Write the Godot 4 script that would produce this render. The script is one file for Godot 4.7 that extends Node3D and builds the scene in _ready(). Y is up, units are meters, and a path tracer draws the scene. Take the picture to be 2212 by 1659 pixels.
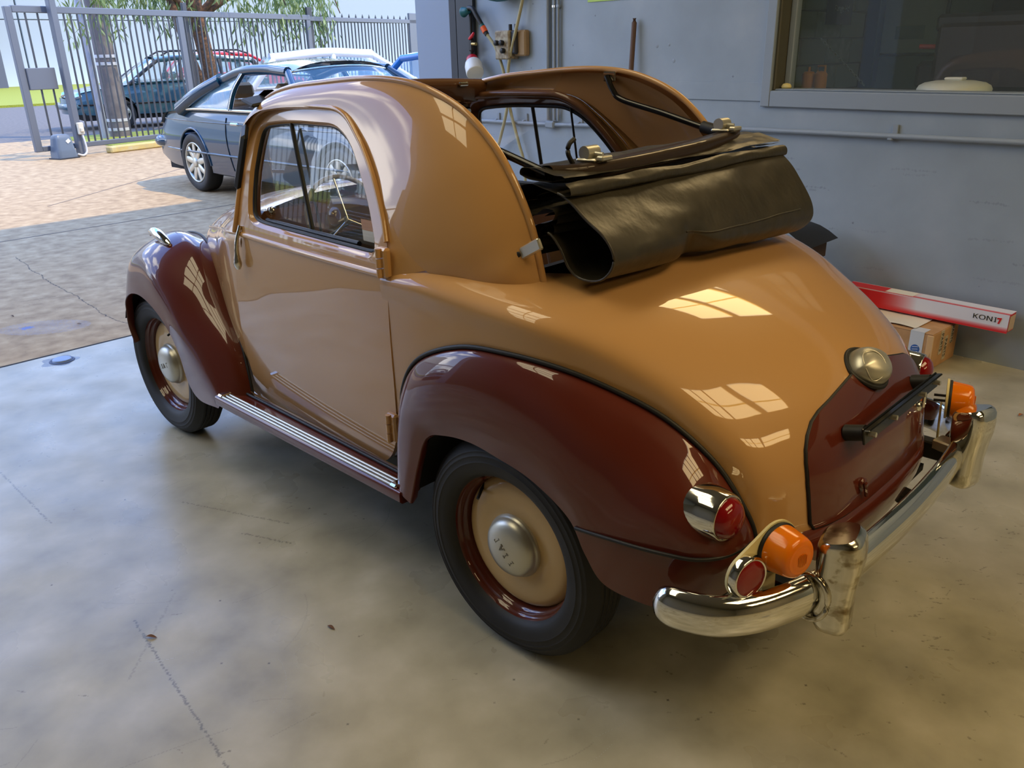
extends Node3D
# A two-tone vintage convertible in a workshop. World axes: the car points along -Z, its rear axle stands over the origin, +X is towards the office wall.

var M := {}
var taken := {}
var car: Node3D

# ------------------------------------------------------------------ small mesh builder
class MB:
	var v := PackedVector3Array()
	var n := PackedVector3Array()
	var t := PackedVector2Array()
	var ix := PackedInt32Array()

	func grid(rows: Array, closed_u := false, closed_v := false, flip := false) -> MB:
		var nv: int = rows.size()
		var nu: int = rows[0].size()
		var base := v.size()
		for j in nv:
			for i in nu:
				var i0 := i - 1
				var i1 := i + 1
				if closed_u:
					i0 = (i - 1 + nu) % nu
					i1 = (i + 1) % nu
				else:
					i0 = maxi(i0, 0)
					i1 = mini(i1, nu - 1)
				var j0 := j - 1
				var j1 := j + 1
				if closed_v:
					j0 = (j - 1 + nv) % nv
					j1 = (j + 1) % nv
				else:
					j0 = maxi(j0, 0)
					j1 = mini(j1, nv - 1)
				var du: Vector3 = rows[j][i1] - rows[j][i0]
				var dv: Vector3 = rows[j1][i] - rows[j0][i]
				if du.length_squared() < 1e-12:
					var jj := clampi(j, 1, nv - 2) if nv > 2 else j
					du = rows[jj][i1] - rows[jj][i0]
				if dv.length_squared() < 1e-12:
					var ii := clampi(i, 1, nu - 2) if nu > 2 else i
					dv = rows[j1][ii] - rows[j0][ii]
				var nn := dv.cross(du).normalized()
				v.append(rows[j][i])
				n.append(-nn if flip else nn)
				t.append(Vector2(float(i) / maxi(nu - 1, 1), float(j) / maxi(nv - 1, 1)))
		var ju := nv if closed_v else nv - 1
		var iu := nu if closed_u else nu - 1
		for j in ju:
			for i in iu:
				var a := base + j * nu + i
				var b := base + j * nu + (i + 1) % nu
				var c := base + ((j + 1) % nv) * nu + i
				var d := base + ((j + 1) % nv) * nu + (i + 1) % nu
				if flip:
					ix.append_array(PackedInt32Array([a, c, b, b, c, d]))
				else:
					ix.append_array(PackedInt32Array([a, b, c, b, d, c]))
		return self

	func tri(a: Vector3, b: Vector3, c: Vector3) -> void:
		var nn := (c - a).cross(b - a).normalized()
		var k := v.size()
		v.append_array(PackedVector3Array([a, b, c]))
		n.append_array(PackedVector3Array([nn, nn, nn]))
		t.append_array(PackedVector2Array([Vector2(0, 0), Vector2(1, 0), Vector2(0, 1)]))
		ix.append_array(PackedInt32Array([k, k + 1, k + 2]))

	func quad(a: Vector3, b: Vector3, c: Vector3, d: Vector3) -> MB:   # clockwise seen from the front
		var nn := (d - a).cross(b - a).normalized()
		var k := v.size()
		v.append_array(PackedVector3Array([a, b, c, d]))
		n.append_array(PackedVector3Array([nn, nn, nn, nn]))
		t.append_array(PackedVector2Array([Vector2(0, 0), Vector2(1, 0), Vector2(1, 1), Vector2(0, 1)]))
		ix.append_array(PackedInt32Array([k, k + 1, k + 2, k, k + 2, k + 3]))
		return self

	# a box with chamfered edges; xf places it
	func box(size: Vector3, xf := Transform3D(), ch := 0.0) -> MB:
		var h := size * 0.5
		if ch <= 0.0:
			for ax in 3:
				for sg in [-1.0, 1.0]:
					var nrm := Vector3.ZERO
					nrm[ax] = sg
					var a := Vector3.ZERO
					a[(ax + 1) % 3] = h[(ax + 1) % 3]
					var b := Vector3.ZERO
					b[(ax + 2) % 3] = h[(ax + 2) % 3] * sg
					var c := nrm * h
					quad(xf * (c - a - b), xf * (c - a + b), xf * (c + a + b), xf * (c + a - b))
			return self
		ch = minf(ch, minf(h.x, minf(h.y, h.z)) * 0.98)
		var k := h - Vector3(ch, ch, ch)
		for ax in 3:
			for sg in [-1.0, 1.0]:
				var c := Vector3.ZERO
				c[ax] = h[ax] * sg
				var a := Vector3.ZERO
				a[(ax + 1) % 3] = k[(ax + 1) % 3]
				var b := Vector3.ZERO
				b[(ax + 2) % 3] = k[(ax + 2) % 3] * sg
				quad(xf * (c - a - b), xf * (c - a + b), xf * (c + a + b), xf * (c + a - b))
		for ax in 3:
			var a1 := (ax + 1) % 3
			var a2 := (ax + 2) % 3
			for s1 in [-1.0, 1.0]:
				for s2 in [-1.0, 1.0]:
					var p := Vector3.ZERO
					p[a1] = h[a1] * s1
					p[a2] = k[a2] * s2
					var q := Vector3.ZERO
					q[a1] = k[a1] * s1
					q[a2] = h[a2] * s2
					var e := Vector3.ZERO
					e[ax] = k[ax]
					if s1 * s2 > 0:
						quad(xf * (p - e), xf * (p + e), xf * (q + e), xf * (q - e))
					else:
						quad(xf * (p + e), xf * (p - e), xf * (q - e), xf * (q + e))
		for sx in [-1.0, 1.0]:
			for sy in [-1.0, 1.0]:
				for sz in [-1.0, 1.0]:
					var s := Vector3(sx, sy, sz)
					var p := Vector3(h.x, k.y, k.z) * s
					var q := Vector3(k.x, h.y, k.z) * s
					var r := Vector3(k.x, k.y, h.z) * s
					if sx * sy * sz > 0:
						tri(xf * p, xf * r, xf * q)
					else:
						tri(xf * p, xf * q, xf * r)
		return self

	# a tube along a path; rad may be a number or an array; squash flattens across the "up" given
	func tube(path: PackedVector3Array, rad, sides := 10, closed := false, caps := true, squash := 1.0, up := Vector3.UP) -> MB:
		var rows := []
		var m := path.size()
		for i in m:
			var a := path[(i - 1 + m) % m] if closed else path[maxi(i - 1, 0)]
			var b := path[(i + 1) % m] if closed else path[mini(i + 1, m - 1)]
			var d := (b - a).normalized()
			var sd := d.cross(up)
			if sd.length() < 0.05:
				sd = d.cross(Vector3(0.3, 0.1, 0.95))
			sd = sd.normalized()
			var uu := sd.cross(d).normalized()
			var r: float = rad[i] if rad is Array or rad is PackedFloat32Array else rad
			var row := PackedVector3Array()
			for k in sides:
				var w := TAU * k / sides
				row.append(path[i] + sd * cos(w) * r + uu * sin(w) * r * squash)
			rows.append(row)
		grid(rows, true, closed)
		if caps and not closed:
			for e in [0, m - 1]:
				for k in sides:
					var p0: Vector3 = rows[e][k]
					var p1: Vector3 = rows[e][(k + 1) % sides]
					if e == 0:
						tri(path[0], p0, p1)
					else:
						tri(path[m - 1], p1, p0)
		return self

	# turn a profile of (radius, along) points round the axis; xf maps (x, y = along, z)
	func lathe(prof: Array, xf := Transform3D(), sides := 32) -> MB:
		var rows := []
		for p in prof:
			var row := PackedVector3Array()
			for k in sides:
				var w := TAU * k / sides
				row.append(xf * Vector3(p.x * cos(w), p.y, p.x * sin(w)))
			rows.append(row)
		return grid(rows, true, false)

	func hull2(poly: PackedVector2Array, depth: float, xf := Transform3D()) -> MB:   # extrude a flat outline from z = 0 to z = depth
		var idx := Geometry2D.triangulate_polygon(poly)
		for k in range(0, idx.size(), 3):
			var a := poly[idx[k]]
			var b := poly[idx[k + 1]]
			var c := poly[idx[k + 2]]
			if (b - a).cross(c - a) > 0:
				var w := b
				b = c
				c = w
			tri(xf * Vector3(a.x, a.y, depth), xf * Vector3(b.x, b.y, depth), xf * Vector3(c.x, c.y, depth))
			tri(xf * Vector3(a.x, a.y, 0), xf * Vector3(c.x, c.y, 0), xf * Vector3(b.x, b.y, 0))
		var cw := Geometry2D.is_polygon_clockwise(poly)
		for k in poly.size():
			var a := poly[k]
			var b := poly[(k + 1) % poly.size()]
			if not cw:
				var w := a
				a = b
				b = w
			quad(xf * Vector3(a.x, a.y, 0), xf * Vector3(b.x, b.y, 0), xf * Vector3(b.x, b.y, depth), xf * Vector3(a.x, a.y, depth))
		return self

	func mesh() -> ArrayMesh:
		var arr := []
		arr.resize(Mesh.ARRAY_MAX)
		arr[Mesh.ARRAY_VERTEX] = v
		arr[Mesh.ARRAY_NORMAL] = n
		arr[Mesh.ARRAY_TEX_UV] = t
		arr[Mesh.ARRAY_INDEX] = ix
		var am := ArrayMesh.new()
		am.add_surface_from_arrays(Mesh.PRIMITIVE_TRIANGLES, arr)
		return am


# ------------------------------------------------------------------ objects
func numbered(called: String) -> String:
	if not taken.has(called):
		taken[called] = 0
		return called
	taken[called] += 1
	return "%s_%03d" % [called, taken[called]]

func put(b: MB, called: String, mat: Material, parent: Node3D = null, at := Vector3.ZERO) -> MeshInstance3D:
	return put_mesh(b.mesh(), called, mat, parent, at)

func put_mesh(m: Mesh, called: String, mat: Material, parent: Node3D = null, at := Vector3.ZERO) -> MeshInstance3D:
	var o := MeshInstance3D.new()
	o.mesh = m
	o.material_override = mat
	o.position = at
	if parent == null:
		o.name = numbered(called)
		add_child(o)
	else:
		o.name = called
		parent.add_child(o, true)
	return o

func group_node(called: String, parent: Node3D = null, at := Vector3.ZERO) -> Node3D:
	var o := Node3D.new()
	o.position = at
	if parent == null:
		o.name = numbered(called)
		add_child(o)
	else:
		o.name = called
		parent.add_child(o, true)
	return o

func tag(o: Node, label: String, category: String, grp := "") -> Node:
	o.set_meta("label", label)
	o.set_meta("category", category)
	if grp != "":
		o.set_meta("group", grp)
	return o

func setting(o: Node, label := "") -> Node:
	o.set_meta("kind", "structure")
	if label != "":
		o.set_meta("label", label)
	return o

# ------------------------------------------------------------------ curves and surfaces
func V3(a: Array) -> PackedVector3Array:
	var r := PackedVector3Array()
	for k in range(0, a.size(), 3):
		r.append(Vector3(a[k], a[k + 1], a[k + 2]))
	return r

func V2(a: Array) -> PackedVector2Array:
	var r := PackedVector2Array()
	for k in range(0, a.size(), 2):
		r.append(Vector2(a[k], a[k + 1]))
	return r

func cat(c: PackedVector3Array, x: float) -> Vector3:   # Catmull-Rom through the points, x from 0 to size - 1
	var m := c.size()
	var i := clampi(int(floor(x)), 0, m - 2)
	var b := c[i]
	var d := c[i + 1]
	var a := c[i - 1] if i > 0 else b * 2.0 - d
	var e := c[i + 2] if i + 2 < m else d * 2.0 - b
	return b.cubic_interpolate(d, a, e, x - i)

func smooth(c: PackedVector3Array, count: int) -> PackedVector3Array:
	var r := PackedVector3Array()
	for k in count + 1:
		r.append(cat(c, float(k) / count * (c.size() - 1)))
	return r

func smooth_loop(c: PackedVector2Array, per := 4) -> PackedVector2Array:
	var r := PackedVector2Array()
	var m := c.size()
	for i in m:
		for k in per:
			r.append(c[i].cubic_interpolate(c[(i + 1) % m], c[(i - 1 + m) % m], c[(i + 2) % m], float(k) / per))
	return r

func net(ctrl: Array, nu: int, nv: int) -> Array:   # control rows -> dense rows
	var rows := []
	for r in ctrl:
		rows.append(smooth(r, nu))
	var out := []
	for j in nv + 1:
		var x := float(j) / nv * (rows.size() - 1)
		var line := PackedVector3Array()
		var col := PackedVector3Array()
		col.resize(rows.size())
		for i in nu + 1:
			for k in rows.size():
				col[k] = rows[k][i]
			line.append(cat(col, x))
		out.append(line)
	return out

func net_at(ctrl: Array, u: float, w: float) -> Vector3:
	var col := PackedVector3Array()
	for r in ctrl:
		col.append(cat(r, u * (r.size() - 1)))
	return cat(col, w * (ctrl.size() - 1))

func mirrored(rows: Array) -> Array:
	var out := []
	for r in rows:
		var q := PackedVector3Array()
		for p in r:
			q.append(Vector3(-p.x, p.y, p.z))
		out.append(q)
	return out

func mir(c: PackedVector3Array, s: float) -> PackedVector3Array:
	var q := PackedVector3Array()
	for p in c:
		q.append(Vector3(p.x * s, p.y, p.z))
	return q

# fill an outline (with holes) given in a surface's own two coordinates; f turns those into a point
func panel(b: MB, outer: PackedVector2Array, holes: Array, f: Callable, cell: float) -> MB:
	var lo := outer[0]
	var hi := outer[0]
	for q in outer:
		lo = lo.min(q)
		hi = hi.max(q)
	var loops := [outer] + holes
	var nx := int(ceil((hi.x - lo.x) / cell))
	var ny := int(ceil((hi.y - lo.y) / cell))
	for j in ny:
		for i in nx:
			var c0 := lo + Vector2(i, j) * cell
			var mid := c0 + Vector2(cell, cell) * 0.5
			var near := false
			for lp in loops:
				for k in lp.size():
					if Geometry2D.get_closest_point_to_segment(mid, lp[k], lp[(k + 1) % lp.size()]).distance_squared_to(mid) < cell * cell * 0.52:
						near = true
						break
				if near:
					break
			var quad := PackedVector2Array([c0, c0 + Vector2(cell, 0), c0 + Vector2(cell, cell), c0 + Vector2(0, cell)])
			var pieces := [quad]
			if near:
				pieces = Geometry2D.intersect_polygons(quad, outer)
				for h in holes:
					var left := []
					for pc in pieces:
						for q in Geometry2D.clip_polygons(pc, h):
							if not Geometry2D.is_polygon_clockwise(q):
								left.append(q)
					pieces = left
			else:
				if not Geometry2D.is_point_in_polygon(mid, outer):
					continue
				var inside_hole := false
				for h in holes:
					inside_hole = inside_hole or Geometry2D.is_point_in_polygon(mid, h)
				if inside_hole:
					continue
			for pc in pieces:
				var base := b.v.size()
				for q in pc:
					var p: Vector3 = f.call(q.x, q.y)
					var e := 0.002
					var du: Vector3 = f.call(q.x + e, q.y) - f.call(q.x - e, q.y)
					var dv: Vector3 = f.call(q.x, q.y + e) - f.call(q.x, q.y - e)
					b.v.append(p)
					b.n.append(dv.cross(du).normalized())
					b.t.append(q)
				var tr := Geometry2D.triangulate_polygon(pc)
				for k in range(0, tr.size(), 3):
					var a0: int = base + tr[k]
					var a1: int = base + tr[k + 1]
					var a2: int = base + tr[k + 2]
					var nn := (b.v[a2] - b.v[a0]).cross(b.v[a1] - b.v[a0])
					if nn.dot(b.n[a0]) >= 0:
						b.ix.append_array(PackedInt32Array([a0, a1, a2]))
					else:
						b.ix.append_array(PackedInt32Array([a0, a2, a1]))
	return b

func loop_on(outline: PackedVector2Array, f: Callable) -> PackedVector3Array:
	var r := PackedVector3Array()
	for q in outline:
		r.append(f.call(q.x, q.y))
	return r

func skirt(b: MB, outline: PackedVector2Array, f: Callable, g: Callable) -> MB:
	var r0 := loop_on(outline, f)
	var r1 := loop_on(outline, g)
	return b.grid([r0, r1], true)

func xf(at: Vector3, rot := Vector3.ZERO, sc := Vector3.ONE) -> Transform3D:
	return Transform3D(Basis.from_euler(rot * (PI / 180.0)).scaled_local(sc), at)

func axis_to(at: Vector3, dir: Vector3) -> Transform3D:   # y axis along dir
	var y := dir.normalized()
	var x := y.cross(Vector3(0.13, 0.2, 0.97))
	if x.length() < 0.1:
		x = y.cross(Vector3.RIGHT)
	x = x.normalized()
	return Transform3D(Basis(x, y, x.cross(y).normalized()), at)

func wheel_axis(at: Vector3, s: float) -> Transform3D:   # y axis pointing outwards along x * s
	return Transform3D(Basis(Vector3(0, 0, 1), Vector3(s, 0, 0), Vector3(0, s, 0)), at)

func _ready() -> void:
	make_camera()
	make_sky()
	make_materials()
	make_skylights()
	make_building()
	make_yard()
	make_car()
	make_wall_things()
	make_office()
	make_floor_things()
	make_fence()
	make_street()
	make_parked_cars()

func make_camera() -> void:
	var c := Camera3D.new()
	c.name = "camera"
	c.position = Vector3(-1.8622, 1.4729, 1.2662)
	c.rotation_order = EULER_ORDER_YXZ
	c.rotation_degrees = Vector3(-21.953, -45.672, -1.276)
	c.fov = 49.914
	c.near = 0.05
	c.far = 400.0
	add_child(c)
	c.current = true

func make_sky() -> void:
	var w := WorldEnvironment.new()
	w.name = "world_environment"
	var e := Environment.new()
	e.tonemap_mode = Environment.TONE_MAPPER_LINEAR
	e.tonemap_exposure = 1.16
	e.sdfgi_enabled = true
	e.ssao_enabled = true
	e.ssil_enabled = true
	e.background_mode = Environment.BG_SKY
	var noise := FastNoiseLite.new()
	noise.seed = 11
	noise.noise_type = FastNoiseLite.TYPE_SIMPLEX_SMOOTH
	noise.frequency = 1.3
	noise.fractal_octaves = 5
	var img := Image.create(768, 384, false, Image.FORMAT_RGBF)
	for j in 384:
		var el := PI * (0.5 - (j + 0.5) / 384.0)
		var up := maxf(sin(el), 0.0)
		var blue := Color(0.13, 0.32, 0.86).lerp(Color(0.68, 0.82, 1.02), pow(1.0 - up, 3.0))
		for i in 768:
			var az := TAU * i / 768.0
			var d := Vector3(cos(az) * cos(el), sin(el) * 1.7, sin(az) * cos(el))
			var k := smoothstep(0.08, 0.40, noise.get_noise_3dv(d * 1.4)) if el > -0.05 else 0.0
			var c := blue.lerp(Color(1.7, 1.72, 1.78), k * 0.9)
			img.set_pixel(i, j, c)
	var ps := PanoramaSkyMaterial.new()
	ps.panorama = ImageTexture.create_from_image(img)
	ps.energy_multiplier = 3.5
	var sky := Sky.new()
	sky.sky_material = ps
	e.sky = sky
	w.environment = e
	add_child(w)
	var sun := DirectionalLight3D.new()
	sun.name = "sun_light"
	sun.light_color = Color(1.0, 0.91, 0.72)
	sun.light_energy = 1.25
	sun.light_angular_distance = 0.6
	sun.shadow_enabled = true
	add_child(sun)
	sun.look_at_from_position(Vector3(0.35, 1.0, 0.55), Vector3.ZERO)

# ------------------------------------------------------------------ materials
func mat(color: Color, rough := 0.6, metal := 0.0, spec := 0.5) -> StandardMaterial3D:
	var m := StandardMaterial3D.new()
	m.albedo_color = color
	m.roughness = rough
	m.metallic = metal
	m.metallic_specular = spec
	return m

func rgb(r: int, g: int, b: int) -> Color:
	return Color(r / 255.0, g / 255.0, b / 255.0)

func paint(c: Color, rough := 0.38, coat := 1.0) -> StandardMaterial3D:
	var m := mat(c, rough, 0.0, 0.25)
	m.clearcoat_enabled = true
	m.clearcoat = coat
	m.clearcoat_roughness = 0.03
	return m

func noise_tex(freq: float, octaves: int, ramp: Array, size := 512, sd := 3, kind := FastNoiseLite.TYPE_SIMPLEX_SMOOTH) -> NoiseTexture2D:
	var n := FastNoiseLite.new()
	n.seed = sd
	n.noise_type = kind
	n.frequency = freq
	n.fractal_octaves = octaves
	var t := NoiseTexture2D.new()
	t.width = size
	t.height = size
	t.seamless = true
	t.noise = n
	if ramp.size():
		var g := Gradient.new()
		g.offsets = PackedFloat32Array(ramp.map(func(x): return x[0]))
		g.colors = PackedColorArray(ramp.map(func(x): return x[1]))
		t.color_ramp = g
	return t

func world_tex(m: StandardMaterial3D, t: Texture2D, scale: float) -> StandardMaterial3D:
	m.albedo_color = Color.WHITE
	m.albedo_texture = t
	m.uv1_triplanar = true
	m.uv1_world_triplanar = true
	m.uv1_scale = Vector3.ONE * scale
	return m

func relief(m: StandardMaterial3D, t: Texture2D, cm: float) -> StandardMaterial3D:
	m.heightmap_enabled = true
	m.heightmap_texture = t
	m.heightmap_scale = cm
	return m

func glass(c: Color, a: float) -> StandardMaterial3D:
	var m := mat(Color(c.r, c.g, c.b, a), 0.02)
	m.transparency = BaseMaterial3D.TRANSPARENCY_ALPHA
	return m

func make_materials() -> void:
	M.tan = paint(rgb(186, 143, 92))
	M.brown = paint(rgb(86, 33, 21))
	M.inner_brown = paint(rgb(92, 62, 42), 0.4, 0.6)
	M.inner_tan = paint(rgb(170, 124, 76), 0.45, 0.3)
	M.wheel_tan = paint(rgb(198, 166, 116), 0.4, 0.5)
	M.chrome = mat(rgb(225, 224, 218), 0.07, 1.0)
	M.worn_chrome = world_tex(mat(Color.WHITE, 0.16, 1.0), noise_tex(0.012, 5, [[0.0, rgb(96, 76, 50)], [0.30, rgb(150, 138, 112)], [0.42, rgb(214, 210, 196)], [1.0, rgb(222, 220, 210)]], 512, 9), 2.6)
	M.alloy = mat(rgb(196, 194, 182), 0.36, 0.75)
	M.worn_alloy = mat(rgb(120, 116, 104), 0.5, 0.5)
	M.rubber = mat(rgb(16, 16, 17), 0.55)
	M.tyre = world_tex(mat(Color.WHITE, 0.62), noise_tex(0.02, 4, [[0.0, rgb(18, 18, 19)], [0.6, rgb(25, 25, 26)], [1.0, rgb(35, 34, 34)]], 256, 4), 1.5)
	M.black = mat(rgb(14, 14, 15), 0.5)
	M.under = mat(rgb(20, 18, 17), 0.9)
	M.black_gloss = paint(rgb(16, 15, 15), 0.3, 0.6)
	M.hood_cloth = world_tex(mat(Color.WHITE, 0.40), noise_tex(0.03, 4, [[0.0, rgb(45, 42, 34)], [0.5, rgb(52, 48, 39)], [1.0, rgb(60, 55, 44)]], 512, 6), 1.2)
	relief(M.hood_cloth, noise_tex(0.02, 5, [], 512, 16), 0.25)
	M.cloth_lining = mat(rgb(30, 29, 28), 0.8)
	M.bar_wood = paint(rgb(52, 40, 32), 0.5, 0.4)
	M.amber = mat(rgb(222, 118, 10), 0.15)
	M.amber.subsurf_scatter_enabled = true
	M.amber.subsurf_scatter_strength = 0.3
	M.red_lens = paint(rgb(120, 8, 14), 0.2)
	M.ivory = mat(rgb(138, 132, 116), 0.4)
	M.cream = mat(rgb(204, 192, 140), 0.4)
	M.window = glass(Color(0.85, 0.92, 0.92), 0.06)
	M.seat = mat(rgb(92, 66, 44), 0.6)
	M.felt = mat(rgb(150, 28, 34), 0.8)
	M.paper = mat(rgb(222, 218, 206), 0.8)
	M.sticker = mat(rgb(196, 140, 96), 0.7)

# ------------------------------------------------------------------ workshop shell
const WALL_AT := Vector3(2.50, 0, 0.30)
const WALL_YAW := -3.943

func wall_pt(s: float, y: float, off := 0.0) -> Vector3:   # s runs along the office wall, off is the distance in front of it
	var b := Basis(Vector3.UP, deg_to_rad(WALL_YAW))
	return WALL_AT + b.z * s - b.x * off + Vector3.UP * y

func wall_xf(s: float, y: float, off := 0.0) -> Transform3D:
	return Transform3D(Basis(Vector3.UP, deg_to_rad(WALL_YAW)), wall_pt(s, y, off))

func make_skylights() -> void:
	M.skylight = mat(Color(0.95, 0.93, 0.85), 0.5)
	M.skylight.emission_enabled = true
	M.skylight.emission = Color(1.0, 0.95, 0.80)
	M.skylight.emission_energy_multiplier = 4.0
	var spots := []
	for k in 4:
		spots.append(Vector3(-3.3 + k * 1.0, 4.6, -1.6))
	for k in 4:
		spots.append(Vector3(3.9 + k * 1.0, 4.6, -0.7))
	for k in 4:
		spots.append(Vector3(-1.6 + k * 1.0, 4.6, 7.0))
	for k in 4:
		spots.append(Vector3(-1.2 + k * 1.0, 4.6, 3.2))
	var i := 0
	for p in spots:
		var o := put(MB.new().quad(Vector3(-0.43, 0, -0.75), Vector3(0.43, 0, -0.75), Vector3(0.43, 0, 0.75), Vector3(-0.43, 0, 0.75)), "skylight_window", M.skylight, null, p)
		tag(o, "glowing roof skylight sheet above the workshop, pane %s of row %s" % [["one", "two", "three", "four"][i % 4], ["over the door", "over the office", "at the back", "behind the car"][i / 4]], "skylight", "skylights in the workshop roof")
		var fr := MB.new()
		for s in [-1.0, 1.0]:
			fr.box(Vector3(0.06, 0.05, 1.6), xf(Vector3(s * 0.46, 0.0, 0)))
			fr.box(Vector3(0.98, 0.05, 0.06), xf(Vector3(0, 0.0, s * 0.78)))
		fr.box(Vector3(0.86, 0.03, 0.05), xf(Vector3(0, -0.02, 0.0)))
		put(fr, "skylight_frame", mat(rgb(70, 72, 74), 0.7), o)
		var l := AreaLight3D.new()
		l.name = "skylight_light_%d" % i
		l.area_size = Vector2(0.84, 1.46)
		l.light_energy = SKYLIGHT[i / 4]
		l.light_color = Color(1.0, 0.76, 0.29)
		l.area_range = 40.0
		l.area_attenuation = 2.0
		l.shadow_enabled = true
		l.position = p + Vector3(0, -0.045, 0)
		l.rotation_degrees = Vector3(-90, 0, 0)
		add_child(l)
		i += 1

const SKYLIGHT := [0.15, 1.45, 1.45, 1.25]

func make_building() -> void:
	# floor slab, painted concrete
	var m := world_tex(mat(Color.WHITE, 0.34), noise_tex(0.006, 6, [[0.0, rgb(140, 136, 118)], [0.3, rgb(156, 152, 133)], [0.5, rgb(164, 160, 141)], [0.7, rgb(172, 168, 150)], [1.0, rgb(186, 183, 168)]], 1024, 21), 0.5)
	m.roughness_texture = noise_tex(0.01, 5, [[0.0, Color(0.55, 0.55, 0.55)], [1.0, Color(1, 1, 1)]], 512, 22)
	m.roughness = 0.42
	m.detail_enabled = true
	m.detail_albedo = floor_marks()
	m.detail_uv_layer = BaseMaterial3D.DETAIL_UV_2
	M.floor = m
	var b := MB.new().box(Vector3(14.6, 0.14, 13.5), xf(Vector3(1.7, -0.07, 3.29)))
	setting(put_mesh(marked(b, func(q): return Vector2((q.x + 2.4) / 5.12, (q.z + 3.46) / 5.12)), "floor", m), "pale worn concrete workshop floor")
	M.wall = world_tex(mat(Color.WHITE, 0.5), noise_tex(0.008, 5, [[0.0, rgb(136, 148, 159)], [0.5, rgb(143, 156, 168)], [0.8, rgb(148, 160, 172)], [1.0, rgb(154, 165, 175)]], 512, 31), 0.5)
	M.trim = mat(rgb(136, 147, 158), 0.45)
	M.jamb = mat(rgb(84, 82, 70), 0.5)
	M.steel = mat(rgb(138, 151, 168), 0.5)
	M.dark_steel = mat(rgb(44, 47, 52), 0.5)
	# office wall with the window opening
	var w := MB.new()
	var h := 2.6
	var box := func(s0, s1, y0, y1): w.box(Vector3(0.14, y1 - y0, s1 - s0), xf(Vector3(0.07, (y0 + y1) * 0.5, (s0 + s1) * 0.5)))
	box.call(-4.06, -1.34, 0.0, h)
	box.call(-1.34, 1.25, 0.0, 1.245)
	box.call(-1.34, 1.25, 2.35, h)
	box.call(1.25, 9.4, 0.0, h)
	M.wall_marked = M.wall.duplicate()
	M.wall_marked.detail_enabled = true
	M.wall_marked.detail_albedo = wall_marks()
	M.wall_marked.detail_uv_layer = BaseMaterial3D.DETAIL_UV_2
	var wo := put_mesh(marked(w, func(q): return Vector2((q.z + 4.1) / 6.0, q.y / 3.0)), "wall_right", M.wall_marked)
	wo.transform = wall_xf(0, 0)
	setting(wo, "blue-grey painted office wall beside the car")
	# horizontal batten left of the window
	var bt := put(MB.new().box(Vector3(0.008, 0.10, 1.6), xf(Vector3(-0.004, 1.236, -2.2)), 0.002), "trim_1", M.wall)
	bt.transform = wall_xf(0, 0)
	setting(bt)
	# window frame
	var win := group_node("window_1")
	setting(win, "office window in a wide painted frame")
	win.transform = wall_xf(0, 0)
	var part := func(s0, s1, y0, y1, x0, x1, name, mt): put(MB.new().box(Vector3(x1 - x0, y1 - y0, s1 - s0), xf(Vector3((x0 + x1) * 0.5, (y0 + y1) * 0.5, (s0 + s1) * 0.5)), 0.004), name, mt, win)
	part.call(-1.398, -1.34, 1.16, 2.43, -0.022, 0.0, "frame_board", M.trim)
	part.call(-1.34, 1.31, 1.16, 1.243, -0.022, 0.0, "frame_board", M.trim)
	part.call(-1.34, 1.31, 2.35, 2.43, -0.022, 0.0, "frame_board", M.trim)
	part.call(1.25, 1.31, 1.245, 2.35, -0.022, 0.0, "frame_board", M.trim)
	part.call(-1.34, -1.325, 1.245, 2.35, 0.0, 0.14, "jamb_lining", M.jamb)
	part.call(-1.325, -1.29, 1.245, 2.35, 0.09, 0.14, "sash", M.steel)
	part.call(-1.325, 1.25, 1.245, 1.253, 0.0, 0.14, "sill_board", M.trim)
	put(MB.new().quad(Vector3(0.105, 1.25, -1.33), Vector3(0.105, 2.35, -1.33), Vector3(0.105, 2.35, 1.25), Vector3(0.105, 1.25, 1.25)), "window_pane", M.window, win)
	# door opening in the front wall
	var fw := MB.new()
	fw.box(Vector3(6.4, 6.3, 0.45), xf(Vector3(5.98, 3.15, -4.02)))
	fw.box(Vector3(2.2, 6.3, 0.45), xf(Vector3(-4.7, 3.15, -4.02)))
	fw.box(Vector3(6.4, 2.3, 0.45), xf(Vector3(-0.4, 5.15, -4.02)))
	setting(put(fw, "wall_front", M.steel), "blue-grey steel pier and lintel of the open door")
	var gd := MB.new()
	gd.box(Vector3(0.05, 4.0, 0.07), xf(Vector3(2.79, 2.0, -3.80)))
	setting(put(gd, "trim_2", M.dark_steel), "dark guide channel of the roller door")
	var wl := MB.new().box(Vector3(0.2, 4.7, 14.2), xf(Vector3(-5.7, 2.35, 2.9)))
	setting(put(wl, "wall_left", mat(rgb(92, 92, 88), 0.7)))
	var wb := MB.new().box(Vector3(15, 4.7, 0.2), xf(Vector3(1.7, 2.35, 10.1)))
	setting(put(wb, "wall_back", mat(rgb(128, 124, 112), 0.7)))
	var wr := MB.new().box(Vector3(0.2, 4.7, 14.2), xf(Vector3(9.1, 2.35, 2.9)))
	setting(put(wr, "wall_side", mat(rgb(128, 124, 112), 0.7)))
	var ce := MB.new().box(Vector3(15.2, 0.15, 14.4), xf(Vector3(1.7, 4.71, 3.0)))
	setting(put(ce, "ceiling", mat(rgb(120, 116, 104), 0.8)))

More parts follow.
